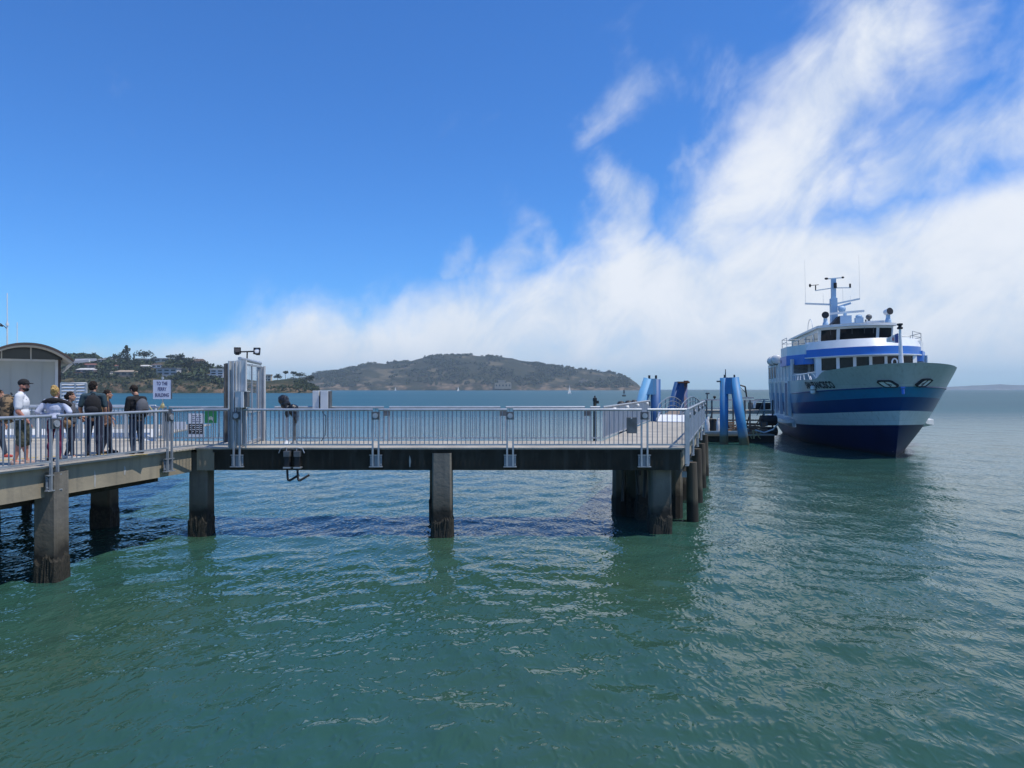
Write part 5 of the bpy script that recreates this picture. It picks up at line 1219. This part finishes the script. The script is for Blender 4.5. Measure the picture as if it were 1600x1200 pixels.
b = MB(); b.prism([(x*.97, y+.06) for x, y in rp_], 9.14, 9.22); b.build('roof_edge', M['galvlight'], SHIP)
b = MB(); b.box(.9, 2.1, 10.0, 11, 9.22, 9.48); b.build('hatch', M['white'], SHIP)
# rails on the upper deck
def rail(pts, z, h, nm_, dens=1.2):
    b = MB(); P3 = [Vector((*p, z)) for p in pts]
    for k in (1, .55): b.path([p+Vector((0,0,h*k)) for p in P3], .025, 6)
    for p, q in zip(P3[:-1], P3[1:]):
        n = max(1, int((q-p).length/dens))
        for i in range(n+1): c = p+(q-p)*(i/n); b.tube(c, c+Vector((0,0,h)), .022, n=6)
    b.build(nm_, M['galv'], SHIP)
rail([(-2.7,13.5),(-4.85,13.5),(-4.85,10.8)], 7.72, .72, 'deck_rail', 1.4); rail([(3.5,8.2),(4.8,10.7),(4.85,13.5),(2.7,13.5)], 7.72, .72, 'deck_rail', 1.6)
# --- mast and fittings
my = 17.5; b = MB(); b.beam((0,my+.1,9.2), (0,my+.1,12.2), .50, .80); b.beam((0,my+.05,12.2), (.02,my,13.9), .34, .5); b.build('mast', M['mastblue'], SHIP)
b = MB(); b.beam((-2.35,my,11.85), (-.1,my,11.65), .16, .14); b.beam((.1,my,11.7), (2.1,my,12.05), .16, .14); b.beam((-1.5,my,12.95), (-.1,my,13.1), .08, .08); b.beam((.1,my,13.1), (1.4,my,13.05), .08, .08); b.beam((-.55,my,13.92), (.75,my,13.96), .08, .08); b.build('crosstree', M['white'], SHIP)
b = MB()
for x, z, h in ((-2.3,11.9,3.8),(2.1,12.1,3.8),(-.85,11.8,.9),(.75,11.9,1.2),(1.35,11.95,.4)): b.tube((x,my,z), (x,my,z+h), .012, .006, n=5)
b.build('whip_antenna', M['galvlight'], SHIP)
b = MB(); b.tube((-1.45,my,12.95), (-1.45,my,13.4), .05, n=6); b.beam((-1.9,my,13.42), (-1.2,my,13.45), .05, .05); b.ell((-1.9,my,13.42), (.1,.06,.16)); b.tube((1.35,my,13.05), (1.35,my,13.4), .08, n=8); b.tube((.1,my-.3,13.05), (.1,my-.3,13.5), .13, n=8); b.ell((-.55,my,13.95), (.16,.12,.10)); b.ell((.78,my,13.98), (.12,.12,.09)); b.build('mast_instruments', M['black'], SHIP)
b = MB(); b.beam((-.6,my-1.4,10.72), (2.1,my-1.4,10.85), .16, .18); b.build('radar_scanner', M['white'], SHIP)
b = MB(); b.cbox((.6,my-1.3,9.85), (.9,.8,1.3)); b.tube((.6,my-1.3,10.4), (.6,my-1.4,10.75), .14, n=8); b.cbox((1.7,my-1.3,9.75), (.6,.6,1.1)); b.ell((1.7,my-1.3,10.4), (.28,.28,.16)); b.cbox((1.0,my-1.3,9.6), (1.5,.5,.6)); b.build('radar_pedestal', M['mastblue'], SHIP)
b = MB(); b.beam((.2,my-.6,11.35), (1.2,my-.9,11.62), .12, .16); b.ell((.5,my-.7,11.15), (.32,.32,.30)); b.build('small_radar', M['mastblue'], SHIP)
b = MB(); b.add([(-1.0,my-1.6,9.22),(.1,my-1.6,9.22),(.1,my-1.6,10.5),(-1.0,my+.4,9.22),(.1,my+.4,9.22),(.1,my+.4,10.5)], [(0,1,2),(3,5,4),(0,2,5,3),(1,4,5,2)]); b.build('mast_cover', M['black'], SHIP)
def searchlight(x, y, yaw):
    b = MB(); c = Vector((x,y,9.22)); b.lathe([(.0,0),(.24,0),(.22,.22),(.15,.4),(.15,.62),(0,.63)], c); f = b.build('searchlight', M['mastblue'], SHIP)
    dr = Vector((math.sin(yaw), -math.cos(yaw), .12)).normalized(); p = c+Vector((0,0,.86)); b = MB(); b.tube(p-dr*.25, p+dr*.2, .22, .27, 14); b.build('lamp_head', M['white'], f)
    b = MB(); b.tube(p+dr*.2, p+dr*.235, .27, n=14); b.build('lens', M['black'], f)
searchlight(-2.0, 10.5, R(-10)); searchlight(2.25, 9.6, R(25))
b = MB(); b.tube((1.6,my-5,9.22), (1.6,my-5,9.9), .1, n=8); b.ell((1.6,my-5,10.0), (.24,.2,.22)); b.tube((1.35,my-5,9.22),(1.35,my-5.1,9.8),.06,n=6); b.build('horn', M['galvdark'], SHIP)
b = MB(); pts = [(-2.7+.0, 12+1.6*math.sin(t)*.0+1.1*(1-math.cos(t)), 9.2+.85*math.sin(t)) for t in np.linspace(0, math.pi, 9)]; b.path(pts, .03, 5); b.build('roof_hoop', M['white'], SHIP)
# jackstaff, flag, life ring
b = MB(); b.tube((.25,-.9,4.7), (.2,-.8,8.0), .14, .07, 10); b.build('jackstaff', M['white'], SHIP)
b = MB(); b.lathe([(.05,7.98),(.17,8.0),(.17,8.1),(.10,8.14),(.10,8.2),(.17,8.24),(.17,8.34),(0,8.36)], (.2,-.8,0), 12); b.build('bow_light', M['black'], SHIP)
b = MB(); b.tube((.08,-.83,6.0), (.10,-.83,7.7), .012, n=5); b.build('halyard', M['white'], SHIP)
def flagpart(u0, u1, nm_, m_, y_off=0):
    b = MB(); n = 8
    def pt(u, v): return (.08-.66*u, -.85+.08*math.sin(u*7)+y_off, 7.75-.30*u-(1-.62*u)*.62*v)
    b.grid([[pt(u0+(u1-u0)*i/n, j/5) for i in range(n+1)] for j in range(6)]); return b.build(nm_, m_, SHIP, smooth=True)
flagpart(0, .25, 'flag_hoist', mat('flag_blue', (.12,.14,.36), None, 5, .8)); fl = flagpart(.25, 1.0, 'flag', mat('flag_white', (.78,.77,.76), None, 5, .8))
b = MB(); vs, fs = text_mb('E', .24, 1, .01); b.add([(-.22+v.x, -.85+.08*math.sin(.45*7)-.05, 7.37+v.y) for v in vs], fs); b.build('flag_mark', mat('flag_red', (.55,.06,.06), None, 5, .8), SHIP)
b = MB(); pts = [(-.12+.15*math.cos(t), -.72, 5.95+.22*math.sin(t)) for t in np.linspace(0, 2*math.pi, 17)]; b.path(pts, .045, 7); b.build('life_ring', M['white'], SHIP)
# liferaft canisters
for a in (17.6, 20.4):
    b = MB(); c = Vector((-4.85, a, 6.98)); b.tube(c+Vector((0,-.62,0)), c+Vector((0,.62,0)), .40, n=16); b.ell(c+Vector((0,-.62,0)), (.40,.16,.40), 16, 8); b.ell(c+Vector((0,.62,0)), (.40,.16,.40), 16, 8); k = b.build('liferaft', M['white'], SHIP)
    b = MB(); b.cbox(c+Vector((.1,0,-.38)), (.6,1.0,.12)); b.tube(c+Vector((0,-.3,0)), c+Vector((0,-.24,0)), .412, n=16); b.tube(c+Vector((0,.24,0)), c+Vector((0,.3,0)), .412, n=16); b.build('cradle', M['galvdark'], k)
# ------------------------------------------------------------------ people
SK = mat('skin', (.46,.24,.155), (.40,.20,.13), 6, .55)
SK2 = mat('skin_sunburnt', (.46,.20,.14), (.40,.17,.12), 6, .55)
def cloth(name, c, c2=None, scale=7): return mat('cloth_'+name, c, c2, scale, .9, bump=.006, bscale=14)
HAIRTEX = bpy.data.textures.new('strands', 'CLOUDS'); HAIRTEX.noise_scale = .03
def J(*a): return Vector(a)
def person(px, py_feet, d, height, face, label, spec, extra=None):
    """figure in a local frame: +y is where it faces; heights are for 1.75 m and scaled"""
    x = (px-CX)/F*d
    o = thing('person', (x, d, ZD), label, 'person', face, None, local=True)
    k = height/1.75; o.scale = (k, k, k)
    g = spec.get
    st = g('stance', .11); hipz = .93; sh = g('sh', .195); bulk = g('bulk', 1.0)
    lean = g('lean', 0.0)
    hip = J(0, 0, hipz); neck = J(0, lean-.01, 1.47); head = J(g('hx', 0), lean+g('hy', .03), 1.625)
    kneeL, kneeR = J(-st*.95, .02+g('kl', 0), .50), J(st*.95, .02+g('kr', 0), .50)
    anL, anR = J(-st*1.0, -.02+g('al', 0), .09), J(st*1.0, -.02+g('ar', 0), .09)
    shL, shR = J(-sh, lean-.01, 1.405), J(sh, lean-.01, 1.405)
    elL, elR, wrL, wrR = g('arms')
    elL, elR, wrL, wrR = map(Vector, (elL, elR, wrL, wrR))
    # body: one continuous surface, head with face, hands with fingers
    b = MB(); B_ = bulk
    b.ell((0, lean*.7, 1.25), (.165*B_, .115*B_, .22)); b.ell((0, lean*.3, 1.02), (.15*B_, .11*B_, .16)); b.ell((0, 0, .92), (.165*B_, .125*B_, .12))
    b.cap((0, lean-.01, 1.38), (head.x*.6, lean+.01, 1.54), .062*B_, .054)
    yaw = g('turn', 0.0); nod = g('nod', 0.0); HM = Matrix.Rotation(yaw, 3, 'Z') @ Matrix.Rotation(-nod, 3, 'X')
    hd = lambda *v: head+HM@Vector(v)
    b.ell(hd(0, -.012, .035), (.076, .095, .098), M=HM); b.ell(hd(0, .022, -.03), (.062, .07, .085), M=HM); b.ell(hd(0, .055, -.083), (.034, .034, .03), M=HM)
    b.cap(hd(0, .085, .015), hd(0, .11, -.022), .011, .015)             # nose
    b.ell(hd(0, .083, -.055), (.024, .013, .010), M=HM)                 # mouth
    for s in (-1, 1): b.ell(hd(s*.077, -.005, -.005), (.012, .024, .034), M=HM); b.ell(hd(s*.032, .078, .016), (.016, .012, .010), M=HM)
    for shp, el, wr in ((shL, elL, wrL), (shR, elR, wrR)):
        b.cap(shp, el, .056*B_, .043*B_); b.cap(el, wr, .044*B_, .029)
        dr = (wr-el).normalized(); sd = dr.cross(J(0,1,.2)).normalized(); up = dr.cross(sd); pm = wr+dr*.05
        Mh = Matrix((sd, up, dr)).transposed(); b.ell(pm, (.040, .017, .055), M=Mh)
        for i, (off, ln) in enumerate(((-.030,.066),(-.010,.078),(.010,.072),(.029,.056))):
            p0 = pm+sd*off+dr*.035; p1 = p0+dr*ln*.5+up*.006; p2 = p1+dr*ln*.42+up*.022; b.cap(p0, p1, .0098, .009); b.cap(p1, p2, .009, .0075)
        t0 = pm-sd*.03-dr*.02; b.cap(t0, t0-sd*.03+dr*.035, .012, .010); b.cap(t0-sd*.03+dr*.035, t0-sd*.034+dr*.065, .010, .008)
    for kn, an, s in ((kneeL, anL, -1), (kneeR, anR, 1)):
        b.cap((s*.085, 0, .90), kn, .088*B_, .056); b.cap(kn, an, .054, .036); b.ell((kn+an)/2+J(0,-.022,.06), (.05,.052,.12))
        b.cap(an, an+J(0,.13,-.06), .036, .026)
    remesh(b, 'body', g('skin', SK), o, .0085, 3)
    # clothes, each a shell round the body
    def shell(nm_, m_, prims, vox=.013, it=4, rough=0):
        q = MB()
        for p in prims:
            if p[0] == 'e': q.ell(p[1], p[2])
            else: q.cap(*p[1:])
        r_ = remesh(q, nm_, m_, o, vox, it)
        if rough: d_ = r_.modifiers.new('strands', 'DISPLACE'); d_.texture = HAIRTEX; d_.strength = rough; d_.mid_level = .45
        return r_
    if g('shirt'):
        w = .022; pr = [('e', (0, lean*.7, 1.26), (.178*B_+w*.5, .125*B_+w*.6, .21)), ('e', (0, lean*.3, 1.05), (.165*B_+w, .12*B_+w, .17)), ('e', (0, 0, g('hem', .95)+.05), (.172*B_+w, .128*B_+w*1.1, .09)),
              ('c', shL+J(.03,0,.0), shR-J(.03,0,.0), .075*B_, .075*B_), ('c', J(0,lean-.01,1.40), J(0,lean,1.475), .085, .068)]
        sl = g('sleeve', .6)
        for s_, e_, w_2 in ((shL, elL, wrL), (shR, elR, wrR)):
            if sl <= 1: pr.append(('c', s_, s_+(e_-s_)*sl, .072*B_, .064*B_))
            else: pr += [('c', s_, e_, .070*B_, .058*B_), ('c', e_, e_+(w_2-e_)*(sl-1), .057*B_, .043)]
        shell('shirt', g('shirt'), pr)
    if g('pants'):
        lg = g('leg', 1.0); f_ = g('fit', .012); pr = [('e', (0, 0, .95), (.172*B_+f_*.6, .132*B_+f_*.6, .12))]
        for kn, an, s in ((kneeL, anL, -1), (kneeR, anR, 1)):
            pr.append(('c', J(s*.085,0,.90), kn, .092*B_+f_, .060+f_*1.6))
            if lg > .5: pr += [('c', kn, an+J(0,0,.02), .060+f_*1.4, .040+f_*1.5), ('e', (kn+an)/2+J(0,-.02,.06), (.054+f_, .056+f_, .12))]
            else: pr.append(('c', kn, kn-J(0,0,.03), .062+f_*2.2, .062+f_*2.2))
        shell(g('pname', 'trousers'), g('pants'), pr)
    for s, an in ((-1, anL), (1, anR)):
        q = MB(); q.cap(an+J(0,-.02,-.04), an+J(0,.15,-.058), .045, .036); q.ell(an+J(0,.06,-.07), (.046,.125,.022)); q.ell(an+J(0,-.025,-.035), (.043,.05,.055)); remesh(q, 'shoe', g('shoes', M['black']), o, .011, 2)
    # hair or hat
    hr = g('hair')
    if hr:
        pr = [('e', hd(0, -.022, .052), (.085, .095, .096)), ('e', hd(0, -.055, .01), (.078, .062, .09))]
        if g('hairstyle') == 'bun': pr += [('e', hd(0,-.05,.125), (.062,.062,.058)), ('e', hd(.02,-.085,.07), (.07,.05,.06))]
        if g('hairstyle') == 'tied': pr += [('e', hd(0,-.10,.01), (.055,.06,.07)), ('c', hd(0,-.12,0), hd(.01,-.13,-.13), .035, .02)]
        if g('hairstyle') == 'long': pr += [('c', hd(0,-.07,.0), hd(0,-.07,-.17), .075, .05)]
        shell('hair', hr, pr, .009, 2, .035)
    if g('cap'):
        q = MB(); q.ell(hd(0,-.008,.062), (.092,.108,.085)); q.ell(hd(0,.11,.048), (.07,.085,.012), M=HM); remesh(q, 'cap', g('cap'), o, .010, 2)
    if g('beard'):
        shell('beard', g('beard'), [('e', hd(0,.045,-.075), (.055,.052,.045)), ('e', hd(0,.015,-.06), (.068,.055,.04))], .010, 2)
    return o, k, (x, d)
def backpack(po, face, k, c_local, sz, label, m1, m2, tilt=0, strapx=.11, front=False):
    Rm = Matrix.Rotation(face, 3, 'Z'); c = po.location+Rm@(Vector(c_local)*k)
    o = thing('backpack', c, label, 'backpack', face, None, local=True); o.scale = (k, k, k); w, dp, h = sz
    q = MB(); q.ell((0,0,0), (w*.98,dp,h)); q.ell((0,.02,-h*.35), (w,dp*.95,h*.6)); q.ell((0,.01,h*.35), (w*.9,dp*.9,h*.55)); remesh(q, 'pack_body', m1, o, .016, 3)
    q = MB(); q.ell((0,-dp*.62,-h*.38), (w*.72,dp*.55,h*.42)); remesh(q, 'front_pocket', m2, o, .014, 3)
    for s in (-1, 1):
        b = MB(); pts = [J(s*strapx, dp*.6, h*.8), J(s*strapx*1.05, .22, h*.90), J(s*strapx*1.15, .345, h*.62), J(s*strapx*1.3, .355, -h*.05), J(s*strapx*1.6, .27, -h*.55), J(s*w*.85, dp*.3, -h*.75)]
        for a, c2 in ((pts[0], pts[1]), (pts[1], pts[2])) if not front else zip(pts[:-1], pts[1:]): b.beam(a, c2, .045, .016)
        b.build('strap', m2, o)
    b = MB(); b.path([J(-.04,dp*.5,h*.92), J(-.03,dp*.4,h*1.06), J(.03,dp*.4,h*1.06), J(.04,dp*.5,h*.92)], .011, 6); b.build('grab_handle', m2, o)
    return o
HAIRD = mat('hair_dark', (.018,.013,.011), (.032,.024,.02), 30, .85, spec=.2); HAIRB = mat('hair_blond', (.50,.34,.13), (.34,.21,.08), 30, .8, spec=.2)
C_white = cloth('white', (.74,.75,.78)); C_sweater = cloth('pale_sweater', (.60,.64,.78), (.52,.56,.70)); C_burg = cloth('burgundy', (.15,.012,.055)); C_navy = cloth('navy_denim', (.014,.019,.045)); C_dark = cloth('charcoal', (.018,.02,.026)); C_teal = cloth('dark_teal', (.028,.062,.082)); C_olive = mat('cloth_olive', (.085,.085,.055), (.03,.035,.025), 11, .9, lo=.46, hi=.54, bump=.006, bscale=14); C_black = cloth('black', (.012,.012,.014)); C_grey = cloth('grey', (.10,.105,.12)); C_denim = cloth('blue_denim', (.04,.055,.09)); C_plum = cloth('dark_plum', (.03,.022,.045))
C_camo = mat('cloth_camo', (.22,.15,.085), (.03,.026,.02), 9, .9, lo=.48, hi=.53, bump=.006, bscale=14); C_tan = cloth('tan', (.30,.19,.10)); SHOEW = mat('shoe_white', (.7,.7,.68), None, 5, .6); SHOER = mat('shoe_red', (.5,.06,.05), None, 5, .6); SHOEG = mat('shoe_pale', (.45,.32,.27), None, 5, .6)
down = lambda s, o=.03, f=0.0: ((s*(.215+o), -.02+f*.3, 1.12), (s*(.22+o*.6), .05+f, .87))
def arms(l, r): return (l[0], r[0], l[1], r[1])
# man in white T-shirt
p1, k1_, _ = person(33, 727, 15.9, 1.90, R(-62), 'bearded man in a black cap, white T-shirt and olive shorts, left among the people', dict(arms=arms(((-.25,-.05,1.12),(-.24,.06,.88)), ((.27,-.02,1.10),(.24,.14,.90))), shirt=C_white, sleeve=.72, hem=.90, bulk=1.12, sh=.215, pants=C_olive, leg=.4, fit=.02, pname='shorts', shoes=SHOEG, cap=C_black, beard=HAIRD, skin=SK2, turn=R(-25), hy=.05, stance=.13, kl=.05, al=.09, ar=-.08))
backpack(p1, R(-62), k1_, (-.02,-.24,1.15), (.23,.17,.31), 'brown camouflage backpack on the man in the white T-shirt', C_camo, C_dark)
# woman in pale sweater, seen from behind
p2, k2_, _ = person(86, 723, 16.6, 1.73, R(4), 'blond woman with hair in a bun, pale sweater and burgundy leggings, seen from behind', dict(arms=(J(-.34,-.10,1.17), J(.36,-.06,1.17), J(-.20,.10,1.05), J(.20,.14,1.05)), shirt=C_sweater, sleeve=1.85, hem=.99, bulk=1.08, pants=C_burg, fit=.002, hair=HAIRB, hairstyle='bun', turn=R(-12), stance=.12, pname='leggings', shoes=C_dark, ar=-.04))
Rm = Matrix.Rotation(R(4), 3, 'Z'); o = thing('draped_jacket', p2.location+Vector((0,-.01,1.405*k2_)), 'black jacket draped over the shoulders of the blond woman', 'jacket', R(4), None, local=True)
q = MB(); pts = [J(-.29,.0,-.10), J(-.22,-.03,-.01), J(-.12,-.06,.035), J(0,-.075,.055), J(.13,-.06,.04), J(.24,-.03,.0), J(.33,.0,-.07)]
for a, c2 in zip(pts[:-1], pts[1:]): q.cap(a, c2, .055, .055)
q.ell((0,-.09,.03), (.15,.06,.075)); remesh(q, 'body', C_black, o, .014, 3)
q = MB(); q.cap(J(-.31,.02,-.12), J(-.33,.05,-.34), .05, .035); remesh(q, 'sleeve', cloth('royal_lining', (.03,.04,.22)), o, .014, 3)
# dark haired woman in profile beside her
p3, k3_, _ = person(109, 716, 17.2, 1.62, R(-78), 'dark haired woman in profile with dark jeans and white shoes, beside the blond woman', dict(arms=(J(-.23,.0,1.13), J(.22,.08,1.14), J(-.16,.20,1.06), J(.14,.30,1.12)), shirt=C_grey, sleeve=1.8, hem=.93, pants=C_navy, fit=.006, hair=HAIRD, hairstyle='tied', shoes=SHOEW, stance=.10, ar=.12, kr=.05, al=-.1))
o = thing('waist_bag', p3.location+Vector((.06,-.20,.93*k3_)), 'small beige waist bag on the woman in profile', 'bag', R(-20), None, local=True)
q = MB(); q.ell((0,0,0), (.13,.08,.11)); remesh(q, 'pouch', C_tan, o, .012, 2); b = MB(); b.path([J(-.12,.03,.05), J(-.2,.12,.08), J(-.14,.3,.09)], .014, 6); b.build('strap', C_dark, o)
# man in teal
p4, k4_, _ = person(146, 712, 18.1, 1.88, R(20), 'man in a dark teal T-shirt and dark jeans with a black backpack, seen from behind', dict(arms=arms(((-.27,-.03,1.13),(-.25,.10,.93)), down(1)), shirt=C_teal, sleeve=.78, hem=.9, bulk=1.0, sh=.20, pants=C_navy, fit=.012, hair=HAIRD, stance=.12, turn=R(-25), shoes=C_black, ar=-.06))
backpack(p4, R(20), k4_, (.03,-.24,1.19), (.185,.13,.26), 'plain black backpack on the man in the teal T-shirt', C_black, C_dark)
# woman with shoulder bag
p5, k5_, _ = person(167, 707, 18.7, 1.66, R(-70), 'dark haired woman in a plum top, close beside the man in the teal T-shirt', dict(arms=arms(down(-1,.02,.05), ((.22,.03,1.13),(.19,.18,.98))), shirt=C_plum, sleeve=1.7, hem=.9, pants=C_navy, fit=.006, hair=HAIRD, hairstyle='tied', shoes=C_black, stance=.10, al=.10, ar=-.08))
o = thing('shoulder_bag', p5.location+Vector((.10,-.24,.92*k5_)), 'brown leather shoulder bag hanging at the side of the woman in plum', 'bag', R(5), None, local=True)
q = MB(); q.ell((0,0,0), (.16,.07,.15)); q.ell((0,0,-.06), (.17,.075,.10)); remesh(q, 'bag_body', cloth('brown_leather', (.12,.065,.04), (.07,.035,.025)), o, .013, 2)
b = MB(); b.beam(J(-.06,-.05,.10), J(-.10,.06,.62), .035, .014); b.beam(J(.06,.05,.10), J(-.04,.2,.64), .035, .014); b.beam(J(-.10,.06,.62), J(-.04,.2,.64), .035, .014); b.build('strap', C_tan, o)
# man looking at his phone
p6, k6_, _ = person(214, 707, 18.6, 1.78, R(62), 'man in a black hoodie looking down at his phone, with a grey backpack', dict(arms=(J(-.24,.06,1.13), J(.24,.05,1.13), J(-.10,.28,1.15), J(.10,.27,1.13)), shirt=C_black, sleeve=1.95, hem=.88, bulk=1.08, sh=.205, pants=C_denim, fit=.014, hair=HAIRD, nod=R(38), hy=.09, lean=.03, stance=.12, shoes=C_dark))
backpack(p6, R(62), k6_, (.0,-.22,1.17), (.17,.12,.26), 'grey and black backpack on the man with the phone', C_grey, C_black)
Rm = Matrix.Rotation(R(62), 3, 'Z'); c = p6.location+Rm@(J(0,.36,1.17)*k6_); o = thing('phone', c, 'dark phone held in both hands by the man in the black hoodie', 'phone', R(62), None, local=True)
b = MB(); b.cbox((0,0,0), (.075,.012,.15), 0, R(-40)); b.build('case', M['black'], o, bevel=.004); b = MB(); b.cbox((0,-.007,.005), (.066,.002,.135), 0, R(-40)); b.build('screen', PANE, o)
# person cut by the left edge of the frame
p7, k7_, _ = person(-2, 712, 17.5, 1.66, R(-80), 'person in blue jeans and red shoes, cut off by the left edge', dict(arms=arms(down(-1), down(1)), shirt=C_plum, sleeve=1.8, hem=.92, pants=C_denim, fit=.01, hair=HAIRD, shoes=SHOER, al=.12, ar=-.10))
# ------------------------------------------------------------------ haze over the bay
def haze():
    b = MB(); b.box(-6800, 6800, -60, 6900, -3, 165); o = b.build('haze', None if False else HZ); tag(o, kind='stuff')
m_, t_, b_ = new_mat('sea_haze'); t_.nodes.remove(b_)
pv = t_.nodes.new('ShaderNodeVolumePrincipled'); pv.inputs['Color'].default_value = (.72,.88,1.0,1); pv.inputs['Density'].default_value = .00011
pv.inputs['Anisotropy'].default_value = .0
t_.links.new(pv.outputs[0], t_.nodes['Material Output'].inputs['Volume']); HZ = m_
haze()
